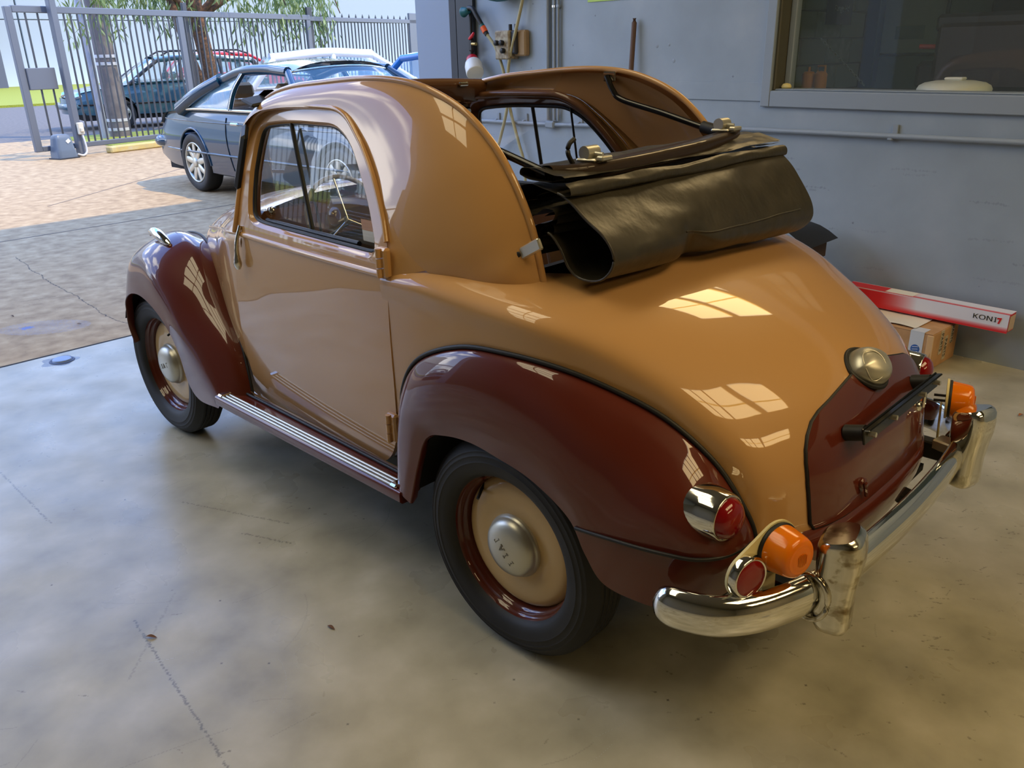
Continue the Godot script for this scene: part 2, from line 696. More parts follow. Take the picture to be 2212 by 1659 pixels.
func marked(b: MB, f: Callable) -> ArrayMesh:   # a mesh whose second UV set places a sheet of marks
	var arr := []
	arr.resize(Mesh.ARRAY_MAX)
	arr[Mesh.ARRAY_VERTEX] = b.v
	arr[Mesh.ARRAY_NORMAL] = b.n
	arr[Mesh.ARRAY_INDEX] = b.ix
	var uv := PackedVector2Array()
	for q in b.v:
		uv.append(f.call(q))
	arr[Mesh.ARRAY_TEX_UV] = uv
	arr[Mesh.ARRAY_TEX_UV2] = uv
	var am := ArrayMesh.new()
	am.add_surface_from_arrays(Mesh.PRIMITIVE_TRIANGLES, arr)
	return am

func spot(im: Image, p: Vector2, r: int, c: Color) -> void:
	for a in range(-r, r + 1):
		for b in range(-r, r + 1):
			if a * a + b * b <= r * r:
				im.set_pixel(posmod(int(p.x) + a, im.get_width()), posmod(int(p.y) + b, im.get_height()), c)

func crack(im: Image, pts: Array, c: Color, rng: RandomNumberGenerator, wobble: float) -> void:
	for k in range(pts.size() - 1):
		var a: Vector2 = pts[k]
		var b: Vector2 = pts[k + 1]
		var side := (b - a).orthogonal().normalized()
		var drift := 0.0
		var steps := int(a.distance_to(b))
		for i in steps:
			drift = clampf(drift + rng.randf_range(-1.0, 1.0) * wobble, -9.0, 9.0)
			spot(im, a.lerp(b, float(i) / steps) + side * drift * sin(PI * i / steps), 0 if rng.randf() < 0.6 else 1, c)

func wall_marks() -> ImageTexture:   # rubbed dirt and chips on the painted wall
	var im := Image.create(1536, 768, false, Image.FORMAT_RGBA8)
	im.fill(Color(0.25, 0.27, 0.3, 0.0))
	var rng := RandomNumberGenerator.new()
	rng.seed = 5
	for i in 90:
		var p := Vector2(rng.randf_range(0, 1536), rng.randf_range(60, 230))
		var n := rng.randi_range(6, 46)
		var a := rng.randf_range(0.08, 0.30)
		for k in n:
			p += Vector2(1.3, rng.randf_range(-0.5, 0.6))
			if rng.randf() < 0.7:
				spot(im, p, rng.randi_range(0, 1), Color(0.16, 0.18, 0.21, a))
	for i in 60:
		spot(im, Vector2(rng.randf_range(0, 1536), rng.randf_range(40, 560)), rng.randi_range(0, 1), Color(0.75, 0.77, 0.8, 0.6) if i % 3 == 0 else Color(0.12, 0.13, 0.15, 0.55))
	return ImageTexture.create_from_image(im)

func yard_marks() -> ImageTexture:   # grit, cracks and a blue paint stain on the apron; 3.4 mm a pixel
	var n := 2048
	var im := Image.create(n, n, false, Image.FORMAT_RGBA8)
	im.fill(Color(0.35, 0.31, 0.27, 0.0))
	var rng := RandomNumberGenerator.new()
	rng.seed = 9
	var at := func(x: float, z: float) -> Vector2: return Vector2((x + 2.4) / 7.0 * n, (z + 10.46) / 7.0 * n)
	for i in 26000:
		spot(im, Vector2(rng.randf() * n, rng.randf() * n), 0 if rng.randf() < 0.8 else 1, Color(0.26, 0.22, 0.18, rng.randf_range(0.15, 0.45)) if i % 3 else Color(0.86, 0.80, 0.70, rng.randf_range(0.15, 0.4)))
	crack(im, [at.call(0.10, -6.3), at.call(0.078, -6.04), at.call(-0.018, -4.96), at.call(-0.05, -4.4), at.call(-0.078, -3.858), at.call(-0.02, -3.5)], Color(0.14, 0.12, 0.11, 0.85), rng, 1.0)
	crack(im, [at.call(-0.018, -4.96), at.call(0.35, -4.6), at.call(0.5, -4.2)], Color(0.16, 0.14, 0.12, 0.5), rng, 1.0)
	for k in 9:
		var x := rng.randf_range(-1.6, 3.0)
		var z := rng.randf_range(-9.0, -4.0)
		crack(im, [at.call(x, z), at.call(x + rng.randf_range(-0.6, 0.6), z + rng.randf_range(-0.3, 0.3))], Color(0.2, 0.17, 0.15, 0.45), rng, 0.8)
	for i in 5200:
		var w := rng.randf() * TAU
		var r := sqrt(rng.randf())
		var c: Vector2 = at.call(-0.42 + cos(w) * r * 0.22, -4.05 + sin(w) * r * 0.17 + cos(w) * r * 0.10)
		spot(im, c, 1, Color(0.50, 0.54, 0.63, rng.randf_range(0.08, 0.4)))
	for i in 160:
		spot(im, at.call(-0.50 + rng.randfn(0, 0.016), -4.12 + rng.randfn(0, 0.014)), 1, Color(0.30, 0.45, 0.70, 0.7))
	return ImageTexture.create_from_image(im)

func floor_marks() -> ImageTexture:
	# scratches, specks, a crack and scuffs on the slab; transparent elsewhere. 2.5 mm a pixel, starting at x = -2.4, z = -3.46
	var n := 2048
	var im := Image.create(n, n, false, Image.FORMAT_RGBA8)
	im.fill(Color(0.4, 0.4, 0.36, 0.0))
	var rng := RandomNumberGenerator.new()
	rng.seed = 77
	var px := func(x: float, z: float) -> Vector2: return Vector2((x + 2.4) / 5.12 * n, (z + 3.46) / 5.12 * n)
	var dot := func(p: Vector2, r: int, c: Color):
		for a in range(-r, r + 1):
			for b in range(-r, r + 1):
				if a * a + b * b <= r * r:
					var q := Vector2i(int(p.x) + a, int(p.y) + b)
					if q.x >= 0 and q.y >= 0 and q.x < n and q.y < n:
						im.set_pixelv(q, c)
	# joint crack and its faint neighbours
	var lines := [[-1.242, -0.857, -1.33, -0.10, 0.55, 1], [-1.211, -2.157, -1.213, -1.60, 0.5, 1], [-1.36, -0.62, -1.10, -0.90, 0.22, 1], [-0.84, -1.40, -0.66, -0.98, 0.42, 1], [-0.80, -1.05, -0.72, -0.86, 0.5, 1]]
	for l in lines:
		var a: Vector2 = px.call(l[0], l[1])
		var b: Vector2 = px.call(l[2], l[3])
		var steps := int(a.distance_to(b))
		for i in steps:
			if rng.randf() < 0.75:
				dot.call(a.lerp(b, float(i) / steps) + Vector2(rng.randf_range(-1.2, 1.2), rng.randf_range(-1.2, 1.2)), int(l[5]) if rng.randf() < 0.5 else 0, Color(0.22, 0.23, 0.22, l[4]))
	# scuff marks: short bundles of dark strokes, many to the right behind the car
	for i in 420:
		var c := Vector2(rng.randf_range(-1.6, 2.3), rng.randf_range(-3.3, 1.5))
		if i > 160:
			c = Vector2(rng.randfn(0.5, 0.55), rng.randfn(0.75, 0.35))
		var a: Vector2 = px.call(c.x, c.y)
		var ang := rng.randfn(0.9, 0.5)
		var len := rng.randf_range(3, 16)
		for k in int(len):
			if rng.randf() < 0.7:
				dot.call(a + Vector2(cos(ang), sin(ang)) * k, 0 if rng.randf() < 0.8 else 1, Color(0.20, 0.19, 0.13, rng.randf_range(0.25, 0.6)))
	for i in 260:
		var a: Vector2 = px.call(rng.randf_range(-2.2, 2.4), rng.randf_range(-3.4, 1.6))
		dot.call(a, rng.randi_range(0, 1), Color(0.12, 0.12, 0.12, rng.randf_range(0.4, 0.9)))
	# pale trowel streaks
	for i in 150:
		var a: Vector2 = px.call(rng.randf_range(-2.2, 0.4), rng.randf_range(-3.4, 1.0))
		var ang := rng.randfn(0.35, 0.6)
		var bend := rng.randf_range(-0.02, 0.02)
		for k in rng.randi_range(12, 70):
			a += Vector2(cos(ang), sin(ang)) * 1.5
			ang += bend
			dot.call(a, 0, Color(0.36, 0.37, 0.36, 0.35) if i % 2 else Color(0.78, 0.79, 0.78, 0.4))
	# rough patch round the drain by the door
	var d: Vector2 = px.call(-0.585, -3.33)
	for i in 5200:
		var w := rng.randf() * TAU
		var r := sqrt(rng.randf()) * (34.0 + 5.0 * sin(w * 5.0))
		dot.call(d + Vector2(cos(w) * r, sin(w) * r * 0.95), 1, Color(0.38, 0.40, 0.46, 0.75).lerp(Color(0.24, 0.27, 0.34, 0.8), rng.randf()))
	return ImageTexture.create_from_image(im)

func make_yard() -> void:
	# concrete apron outside, old and rough
	M.yard = world_tex(mat(Color.WHITE, 0.85), noise_tex(0.010, 7, [[0.0, rgb(138, 113, 80)], [0.4, rgb(162, 136, 99)], [0.6, rgb(169, 143, 105)], [1.0, rgb(186, 162, 125)]], 1024, 41), 0.6)
	M.yard.detail_enabled = true
	M.yard.detail_albedo = yard_marks()
	M.yard.detail_uv_layer = BaseMaterial3D.DETAIL_UV_2
	var y := MB.new().box(Vector3(60, 0.16, 10.9), xf(Vector3(8, -0.085, -8.93)))
	setting(put_mesh(marked(y, func(q): return Vector2((q.x + 2.4) / 7.0, (q.z + 10.46) / 7.0)), "yard_ground", M.yard), "rough sunlit concrete apron outside the door")
	setting(put(MB.new().box(Vector3(26, 0.16, 3.4), xf(Vector3(-8.6, -0.085, -16.08))), "driveway", M.yard), "concrete crossing from the street to the yard")
	var jt := MB.new().box(Vector3(8.0, 0.004, 0.018), xf(Vector3(-1.2, -0.001, -3.466)))
	setting(put(jt, "trim_3", M.under), "dark joint between the floor and the apron")
	M.asphalt = world_tex(mat(Color.WHITE, 0.9), noise_tex(0.05, 5, [[0.0, rgb(84, 80, 76)], [1.0, rgb(112, 107, 102)]], 512, 43), 0.4)
	setting(put(MB.new().box(Vector3(120, 0.12, 20.5), xf(Vector3(15, -0.07, -28.0))), "road", M.asphalt), "grey asphalt street beyond the fence")
	M.grass = world_tex(mat(Color.WHITE, 0.9), noise_tex(0.05, 4, [[0.0, rgb(104, 110, 26)], [0.5, rgb(134, 140, 36)], [1.0, rgb(162, 164, 56)]], 512, 44), 0.8)
	setting(put(MB.new().box(Vector3(60, 0.14, 3.4), xf(Vector3(34.4, -0.06, -16.1))), "verge", M.grass), "strip of grass behind the fence")
	setting(put(MB.new().box(Vector3(120, 0.3, 26), xf(Vector3(20, -0.08, -46.0))), "lawn", M.grass), "bright green lawn across the street")
	# joint lines across the apron
	var jl := MB.new()
	jl.box(Vector3(3.6, 0.003, 0.02), xf(Vector3(2.6, -0.0045, -9.9), Vector3(0, 38, 0)))
	jl.box(Vector3(16, 0.003, 0.02), xf(Vector3(2.6, -0.0045, -7.2), Vector3(0, 3, 0)))
	setting(put(jl, "trim_4", mat(rgb(112, 98, 84), 0.9)), "joint lines in the apron")
	# the factory across the street: pale concrete panels below, white ribbed cladding above
	var f := group_node("factory_building", null, Vector3(30, 0, -62))
	tag(f, "long pale factory wall across the street", "building")
	var pan := mat(rgb(148, 154, 158), 0.8)
	for k in 10:
		put(MB.new().box(Vector3(11.9, 4.0, 0.4), xf(Vector3(-54 + k * 12.0, 2.0, 0)), 0.03), "wall_panel", pan, f)
		put(MB.new().box(Vector3(11.9, 3.9, 0.4), xf(Vector3(-54 + k * 12.0, 6.0, 0)), 0.03), "wall_panel", pan, f)
	put(MB.new().box(Vector3(120, 8, 0.2), xf(Vector3(0, 4, -0.2))), "wall_core", mat(rgb(150, 156, 164), 0.9), f)
	var white := mat(rgb(196, 196, 190), 0.7)
	put(MB.new().box(Vector3(120, 8, 0.3), xf(Vector3(0, 12, -0.3))), "cladding", white, f)
	var rb := MB.new()
	for k in 240:
		rb.box(Vector3(0.12, 8, 0.16), xf(Vector3(-59.8 + k * 0.5, 12, -0.1)))
	put(rb, "cladding_ribs", white, f).set_meta("kind", "stuff")
	# neighbouring workshop left of the yard, out of the picture; the office panes mirror it
	var nb := group_node("neighbour_building", null, Vector3(-17, 0, -9))
	tag(nb, "grey neighbouring workshop left of the yard, mirrored in the office window", "building")
	put(MB.new().box(Vector3(1, 6.5, 26), xf(Vector3(0, 3.25, 0))), "wall", mat(rgb(104, 100, 92), 0.8), nb)
	for k in 5:
		put(MB.new().box(Vector3(0.1, 1.4, 2.6), xf(Vector3(0.52, 2.6, -10 + k * 5.0))), "window", M.black_gloss, nb)
	tag(put(MB.new().box(Vector3(9, 6, 3), xf(Vector3(0, 3, 0)), 0.05), "dark_shed", mat(rgb(86, 88, 98), 0.8), null, Vector3(10.5, 0, -58)), "dark grey shed at the edge of the lawn", "shed")

# ------------------------------------------------------------------ the vintage convertible
const SIDE_W := [0.540, 0.557, 0.569, 0.577, 0.583, 0.588, 0.592, 0.595, 0.598, 0.600, 0.602, 0.603, 0.603, 0.600, 0.590, 0.577, 0.562, 0.549, 0.534, 0.518, 0.503, 0.486, 0.465]
const WINDOW := [-1.154, 1.025, -1.170, 1.109, -1.166, 1.173, -1.158, 1.238, -1.139, 1.266, -1.094, 1.277, -0.966, 1.287, -0.823, 1.288, -0.748, 1.287, -0.703, 1.276, -0.653, 1.249, -0.607, 1.205, -0.557, 1.145, -0.519, 1.088, -0.487, 1.034, -0.479, 1.010, -0.485, 0.991, -0.582, 0.990, -0.825, 0.991, -0.993, 0.991, -1.104, 0.994, -1.140, 1.005]
const GUTTER := [-1.247, 0.943, -1.236, 0.997, -1.234, 1.084, -1.228, 1.172, -1.217, 1.244, -1.190, 1.288, -1.142, 1.314, -1.047, 1.329, -0.923, 1.335, -0.806, 1.336, -0.739, 1.334, -0.694, 1.325, -0.653, 1.306, -0.603, 1.268, -0.571, 1.242, -0.515, 1.186, -0.471, 1.127, -0.436, 1.071, -0.414, 1.025, -0.403, 0.985, -0.401, 0.943]
const DOOR_LOW := [-0.404, 0.868, -0.409, 0.786, -0.414, 0.702, -0.420, 0.614, -0.430, 0.531, -0.446, 0.468, -0.475, 0.410, -0.517, 0.364, -0.566, 0.336, -0.630, 0.322, -0.807, 0.316, -1.109, 0.312, -1.300, 0.312, -1.345, 0.34, -1.345, 0.45, -1.338, 0.60, -1.318, 0.70, -1.290, 0.80, -1.262, 0.88]

func side_x(y: float, z: float) -> float:
	var q := clampf((y - 0.30) / 0.05, 0.0, 22.0)
	var i := mini(int(q), 21)
	var a: float = SIDE_W[i - 1] if i > 0 else 2.0 * SIDE_W[0] - SIDE_W[1]
	var d: float = SIDE_W[i + 2] if i < 21 else 2.0 * SIDE_W[22] - SIDE_W[21]
	return cubic_interpolate(SIDE_W[i], SIDE_W[i + 1], a, d, q - i) - 0.04 * pow(clampf((-0.42 - z) / 0.85, 0.0, 1.6), 1.5)

func make_car() -> void:
	car = group_node("vintage_car")
	tag(car, "small two-tone tan and brown vintage convertible with its fabric roof folded back", "car")
	rear_body()
	for s in [-1.0, 1.0]:
		dome(s)
		door(s)
		rear_fender(s)
		front_fender(s)
		running_board(s)
		wheel(Vector3(0.548 * -s * -1.0, 0.297, 0.0), s, 0.0)
		wheel(Vector3(0.515 * s, 0.297, -2.0), s, 0.0)
		tail_light(s)
		indicator(s)
	nose()
	bumper()
	boot_lid()
	cabin()
	folded_roof()

const BODY := [
	[-.565, .335, -.43, -.565, .40, -.27, -.56, .48, -.1, -.55, .5, .08, -.53, .5, .22, -.50, .48, .33, -.48, .46, .41, -.462, .44, .49, -.452, .42, .535, -.447, .40, .57],
	[-.59, .62, -.43, -.59, .65, -.27, -.585, .68, -.10, -.575, .69, .08, -.545, .67, .22, -.51, .63, .33, -.49, .59, .42, -.468, .54, .50, -.455, .5, .545, -.447, .45, .575],
	[-.602, .86, -.43, -.602, .865, -.27, -.598, .855, -.10, -.585, .84, .08, -.545, .81, .22, -.507, .755, .335, -.485, .70, .43, -.46, .635, .515, -.445, .57, .565, -.437, .49, .59],
	[-.60, .943, -.43, -.60, .947, -.27, -.595, .935, -.10, -.583, .92, .08, -.537, .888, .22, -.495, .833, .34, -.472, .772, .44, -.445, .70, .53, -.425, .62, .585, -.415, .505, .607],
	[-.5, .985, -.43, -.5, .985, -.27, -.49, .972, -.1, -.475, .952, .08, -.44, .918, .23, -.41, .864, .355, -.395, .803, .46, -.378, .722, .558, -.362, .63, .618, -.352, .502, .643],
	[-.3, 1.01, -.43, -.3, 1.005, -.27, -.3, .99, -.1, -.29, .965, .08, -.27, .932, .25, -.25, .88, .385, -.24, .822, .492, -.235, .745, .595, -.23, .64, .660, -.225, .502, .680],
	[0, 1.02, -.43, 0, 1.015, -.27, 0, 1.0, -.10, 0, .975, .08, 0, .94, .25, 0, .890, .392, 0, .835, .508, 0, .76, .612, 0, .645, .670, 0, .502, .690]]

func body_net() -> Array:
	var r := []
	for a in BODY:
		r.append(V3(a))
	for k in range(BODY.size() - 2, -1, -1):
		r.append(mir(V3(BODY[k]), -1.0))
	return r

func rear_body() -> void:
	# the open well between the seats and the deck is left out: the deck starts behind the folded roof
	var c := body_net()
	var b := MB.new()
	var f := func(u, w): return net_at(c, u, w)
	var cut := PackedVector2Array([Vector2(0, 0), Vector2(0.05, 0), Vector2(0.10, 0.09), Vector2(0.60, 0.09), Vector2(0.80, 0), Vector2(1, 0), Vector2(1, 1), Vector2(0.80, 1), Vector2(0.60, 0.91), Vector2(0.10, 0.91), Vector2(0.05, 1), Vector2(0, 1), Vector2(0, 0.66), Vector2(0.22, 0.655), Vector2(0.29, 0.61), Vector2(0.30, 0.5), Vector2(0.29, 0.39), Vector2(0.22, 0.345), Vector2(0, 0.34)])
	panel(b, cut, [], f, 0.0125)
	put(b, "rear_body", M.tan, car)
	# dark liner below
	var e := MB.new()
	e.box(Vector3(0.9, 0.02, 1.9), xf(Vector3(0, 0.30, -0.45)))
	e.box(Vector3(0.85, 0.02, 0.5), xf(Vector3(0, 0.36, 0.40)))
	e.box(Vector3(0.02, 0.40, 0.75), xf(Vector3(-0.43, 0.48, 0.08)))
	e.box(Vector3(0.02, 0.40, 0.75), xf(Vector3(0.43, 0.48, 0.08)))
	e.box(Vector3(0.9, 0.66, 0.02), xf(Vector3(0, 0.63, -0.12)))
	e.box(Vector3(0.7, 0.3, 0.9), xf(Vector3(0, 0.42, -2.0)))
	put(e, "floor_pan", M.under, car)
	# valance under the tail
	var path := smooth(V3([-.44, .448, .580, -.36, .448, .630, -.25, .448, .664, -.1, .448, .678, 0, .448, .680, .1, .448, .678, .25, .448, .664, .36, .448, .630, .44, .448, .580]), 48)
	var rows := []
	for sec in [[0.060, -0.004], [0.054, 0.012], [0.038, 0.022], [0.012, 0.025], [-0.02, 0.020], [-0.05, 0.010], [-0.085, -0.008], [-0.12, -0.05]]:
		var row := PackedVector3Array()
		for i in path.size():
			var dn := (path[mini(i + 1, 48)] - path[maxi(i - 1, 0)]).normalized()
			var o := Vector3(-dn.z, 0, dn.x)
			row.append(path[i] + o * sec[1] + Vector3.UP * sec[0])
		rows.append(row)
	put(MB.new().grid(rows), "rear_valance", M.brown, car)

const DOME_OUT := [-.555, .93, -1.262, -.532, 1.085, -1.236, -.514, 1.244, -1.217, -.497, 1.31, -1.15, -.487, 1.331, -1.03, -.487, 1.338, -.86, -.488, 1.336, -.74, -.497, 1.304, -.65, -.513, 1.25, -.58, -.54, 1.175, -.50, -.566, 1.10, -.43, -.577, 1.025, -.362, -.572, .972, -.285, -.555, .954, -.21, -.528, .950, -.10, -.475, .940, -.005]
const DOME_IN := [-.505, .93, -1.31, -.485, 1.09, -1.285, -.465, 1.255, -1.25, -.44, 1.345, -1.17, -.445, 1.385, -1.02, -.45, 1.403, -.82, -.45, 1.414, -.63, -.45, 1.408, -.475, -.45, 1.384, -.358, -.45, 1.338, -.245, -.45, 1.27, -.155, -.45, 1.20, -.097, -.45, 1.13, -.055, -.449, 1.075, -.032, -.448, 1.02, -.018, -.446, 0.945, 0.0]

func dome(s: float) -> void:
	var g := smooth(mir(V3(DOME_OUT), -s), 90)
	var e := smooth(mir(V3(DOME_IN), -s), 90)
	var rows := []
	for j in 15:
		var w := j / 14.0
		var row := PackedVector3Array()
		for i in 91:
			var k := i / 90.0
			var c := g[i].lerp(e[i], 0.72)
			c.x = lerpf(g[i].x, e[i].x, 0.12)
			row.append(g[i] * (1 - w) * (1 - w) + c * 2.0 * w * (1 - w) + e[i] * w * w)
		rows.append(row)
	var q := put(MB.new().grid(rows), "quarter_panel", M.tan, car)
	# rolled rim round the roof opening
	put(MB.new().tube(e, 0.009, 10), "roof_rim", M.tan, q)
	# inner skin, a hand's breadth inside the outer one
	var inner := []
	for j in 9:
		var w := 0.12 + 0.88 * j / 8.0
		var row := PackedVector3Array()
		for i in range(34, 91):
			var c := g[i].lerp(e[i], 0.72)
			c.x = lerpf(g[i].x, e[i].x, 0.12)
			var p := g[i] * (1 - w) * (1 - w) + c * 2.0 * w * (1 - w) + e[i] * w * w
			row.append(p + Vector3(s * -0.022, -0.012, -0.012))
		inner.append(row)
	put(MB.new().grid(inner), "inner_quarter", M.inner_tan, q)
	# narrow flat strip between the door frame and the dome
	var gut := PackedVector3Array()
	for k in V2(GUTTER).slice(14):
		gut.append(Vector3(side_x(k.y, k.x) * s, k.y, k.x))
	var ga := smooth(gut, 24)
	var gb := PackedVector3Array()
	for i in 25:
		gb.append(cat(mir(V3(DOME_OUT), -s), 8.2 + (12.0 - 8.2) * i / 24.0))
	put(MB.new().grid([ga, gb]), "door_post", M.tan, q)
	# rain gutter over the door
	var rail := PackedVector3Array()
	for k in V2(GUTTER).slice(0, 19):
		rail.append(Vector3((side_x(k.y, k.x) + 0.004) * s, k.y + 0.004, k.x))
	put(MB.new().tube(smooth(rail, 70), 0.0075, 8), "rain_gutter", M.tan, q)

func door(s: float) -> void:
	var d := group_node("door", car)
	var outer := PackedVector2Array()
	for q in V2(GUTTER):
		outer.append(q)
	for q in V2(DOOR_LOW):
		outer.append(q)
	outer = smooth_loop(outer, 3)
	if Geometry2D.is_polygon_clockwise(outer):
		outer.reverse()
	var hole := smooth_loop(V2(WINDOW), 3)
	if Geometry2D.is_polygon_clockwise(hole):
		hole.reverse()
	var shrunk: PackedVector2Array = Geometry2D.offset_polygon(outer, -0.0035)[0]
	var big: PackedVector2Array = Geometry2D.offset_polygon(hole, 0.012, Geometry2D.JOIN_ROUND)[0]
	var f := func(z, y): return Vector3(side_x(y, z) * s, y, z)
	var f2 := func(z, y): return Vector3((side_x(y, z) - 0.014) * s, y, z)
	var f3 := func(z, y): return Vector3((side_x(y, z) - 0.045) * s, y, z)
	put(panel(MB.new(), shrunk, [big], f, 0.02), "door_skin", M.tan, d)
	# folded edges and the set-back window reveal
	var e := MB.new()
	skirt(e, shrunk, f, f2)
	put(e, "door_edge", M.tan, d)
	var r := MB.new()
	var ra := loop_on(big, f)
	var rb := loop_on(hole, f2)
	var cnt := 96
	var qa := resample(ra, cnt)
	var qb := resample(rb, cnt)
	var qm := PackedVector3Array()
	for i in cnt:
		qm.append(qa[i].lerp(qb[i], 0.45) + Vector3(s * 0.003, 0, 0))
	r.grid([qa, qm, qb], true)
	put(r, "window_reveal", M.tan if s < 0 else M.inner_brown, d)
	put(MB.new().tube(resample(loop_on(hole, func(z, y): return Vector3((side_x(y, z) - 0.018) * s, y, z)), cnt), 0.007, 8, true), "window_seal", M.rubber, d)
	# inside: frame and trim
	var inner_out: PackedVector2Array = Geometry2D.offset_polygon(outer, -0.004)[0]
	var small: PackedVector2Array = Geometry2D.offset_polygon(hole, 0.024, Geometry2D.JOIN_ROUND)[0]
	put(panel(MB.new(), inner_out, [small], f3, 0.03), "inner_frame", M.inner_brown, d)
	var ir := MB.new()
	ir.grid([resample(loop_on(small, f3), cnt), qb], true)
	put(ir, "inner_reveal", M.inner_brown, d)
	var roll := PackedVector3Array()
	for q in Geometry2D.offset_polygon(hole, 0.044, Geometry2D.JOIN_ROUND)[0]:
		roll.append(Vector3((side_x(q.y, q.x) - 0.047) * s, q.y, q.x))
	put(MB.new().tube(resample(roll, cnt), 0.013, 8, true), "frame_roll", M.inner_brown, d)
	# panes: two sliding panes and the divider
	var gp := func(z, y): return Vector3((lerpf(side_x(0.99, z) - 0.060, side_x(1.287, z) - 0.012, (y - 0.99) / 0.297)) * s, y, z)
	var gl := put(panel(MB.new(), hole, [], gp, 0.05), "window_pane", M.window, d)
	var a: Vector3 = gp.call(-0.980 if s < 0 else -0.885, 1.287)
	var c: Vector3 = gp.call(-0.860, 0.99)
	put(MB.new().tube(PackedVector3Array([a, c]), 0.007, 6), "window_divider", M.black, d)
	var a2: Vector3 = gp.call(-0.955 if s < 0 else -0.70, 1.287)
	var c2: Vector3 = gp.call(-0.832 if s < 0 else -0.68, 0.99)
	put(MB.new().tube(PackedVector3Array([a2 + Vector3(-s * 0.012, 0, 0), c2 + Vector3(-s * 0.012, 0, 0)]), 0.004, 6), "window_divider", M.black, d)
	var sill := PackedVector3Array()
	for k in 13:
		sill.append(gp.call(lerpf(-1.10, -0.585, k / 12.0), 0.995) + Vector3(s * 0.022, 0, 0))
	put(MB.new().tube(sill, 0.008, 8), "sill_rubber", M.black, d)
	# belt moulding
	var belt := PackedVector3Array()
	for k in 41:
		var z := lerpf(-1.205, -0.415, k / 40.0)
		belt.append(Vector3((side_x(0.946, z) + 0.001) * s, 0.945, z))
	put(MB.new().tube(belt, 0.009, 10, false, true, 0.55, Vector3(s, 0.4, 0)), "belt_moulding", M.tan, d)
	# hinges
	for h in [[-0.410, 0.980, 0.078], [-0.442, 0.503, 0.085]]:
		var hb := MB.new()
		var at := Vector3((side_x(h[1], h[0]) + 0.009) * s, h[1], h[0])
		hb.box(Vector3(0.022, h[2], 0.042), xf(at), 0.006)
		for k in 3:
			hb.tube(PackedVector3Array([at + Vector3(s * 0.013, -h[2] * 0.5 + h[2] * (k + 0.06) / 3.0, -0.004), at + Vector3(s * 0.013, -h[2] * 0.5 + h[2] * (k + 0.94) / 3.0, -0.004)]), 0.0085, 10)
		put(hb, "hinge", M.tan, d)
	# handle
	var hp := smooth(PackedVector3Array([Vector3((side_x(0.97, -1.206) + 0.004) * s, 0.972, -1.206), Vector3((side_x(0.92, -1.21) + 0.016) * s, 0.925, -1.209), Vector3((side_x(0.88, -1.215) + 0.02) * s, 0.875, -1.213), Vector3((side_x(0.83, -1.22) + 0.02) * s, 0.832, -1.216)]), 14)
	put(MB.new().tube(hp, [.006, .006, .006, .006, .006, .0065, .007, .0075, .008, .009, .011, .0125, .0135, .012, .007], 10), "door_handle", M.chrome, d)
	if s < 0:
		var st := MB.new()
		var w0: Vector3 = gp.call(-0.615, 1.055)
		var w1: Vector3 = gp.call(-0.537, 1.055)
		var w2: Vector3 = gp.call(-0.52, 0.998)
		var w3: Vector3 = gp.call(-0.60, 0.998)
		var o := Vector3(0.003, 0, 0)
		var m01 := w0.lerp(w3, 0.5)
		var m12 := w1.lerp(w2, 0.5)
		st.quad(w0 + o, w1 + o, m12 + o, m01 + o)
		put(st, "window_sticker", M.sticker, d)
		var st2 := MB.new()
		st2.quad(m01 + o, m12 + o, w2 + o, w3 + o)
		put(st2, "sticker_note", M.paper, d)
		put(MB.new().lathe([Vector2(0, 0.012), Vector2(0.012, 0.010), Vector2(0.014, 0.0)], axis_to(gp.call(-1.11, 1.02), Vector3(-1, 0, 0)), 16), "pane_knob", M.chrome, d)

func resample(c: PackedVector3Array, count: int) -> PackedVector3Array:   # a closed loop, evenly spaced, from its lowest rear point on
	var m := c.size()
	var start := 0
	var best := -1e9
	for i in m:
		var k := c[i].z - c[i].y
		if k > best:
			best = k
			start = i
	var sum := [0.0]
	for i in m:
		sum.append(sum[i] + c[(start + i) % m].distance_to(c[(start + i + 1) % m]))
	var out := PackedVector3Array()
	var seg := 0
	for k in count:
		var want: float = sum[m] * k / count
		while sum[seg + 1] < want:
			seg += 1
		out.append(c[(start + seg) % m].lerp(c[(start + seg + 1) % m], (want - sum[seg]) / maxf(sum[seg + 1] - sum[seg], 1e-6)))
	return out

const REAR_FENDER := [
	[-.575, .35, -.419, -.584, .50, -.407, -.593, .635, -.38, -.598, .74, -.30, -.599, .81, -.14, -.593, .828, .02, -.567, .818, .17, -.526, .782, .295, -.497, .739, .399, -.471, .667, .495, -.454, .588, .554, -.44, .515, .586, -.43, .43, .585],
	[-.605, .348, -.415, -.61, .497, -.40, -.615, .627, -.368, -.619, .728, -.29, -.620, .797, -.135, -.615, .811, .02, -.598, .799, .165, -.575, .757, .29, -.553, .712, .395, -.540, .650, .500, -.515, .578, .562, -.49, .512, .592, -.48, .425, .588],
	[-.625, .342, -.40, -.632, .487, -.375, -.638, .605, -.335, -.641, .69, -.26, -.642, .74, -.12, -.640, .75, .02, -.634, .735, .155, -.625, .69, .27, -.61, .64, .375, -.605, .595, .475, -.585, .545, .548, -.55, .49, .580, -.53, .41, .575],
	[-.637, .333, -.37, -.639, .47, -.335, -.643, .575, -.29, -.647, .63, -.21, -.648, .66, -.10, -.648, .665, .02, -.647, .645, .14, -.645, .59, .245, -.638, .53, .32, -.630, .49, .41, -.612, .47, .485, -.585, .43, .535, -.57, .39, .545],
	[-.637, .32, -.335, -.637, .45, -.292, -.638, .548, -.245, -.639, .58, -.165, -.639, .590, -.075, -.639, .581, .01, -.639, .56, .125, -.638, .505, .235, -.636, .43, .283, -.632, .372, .335, -.62, .362, .43, -.60, .365, .50, -.585, .37, .53]]

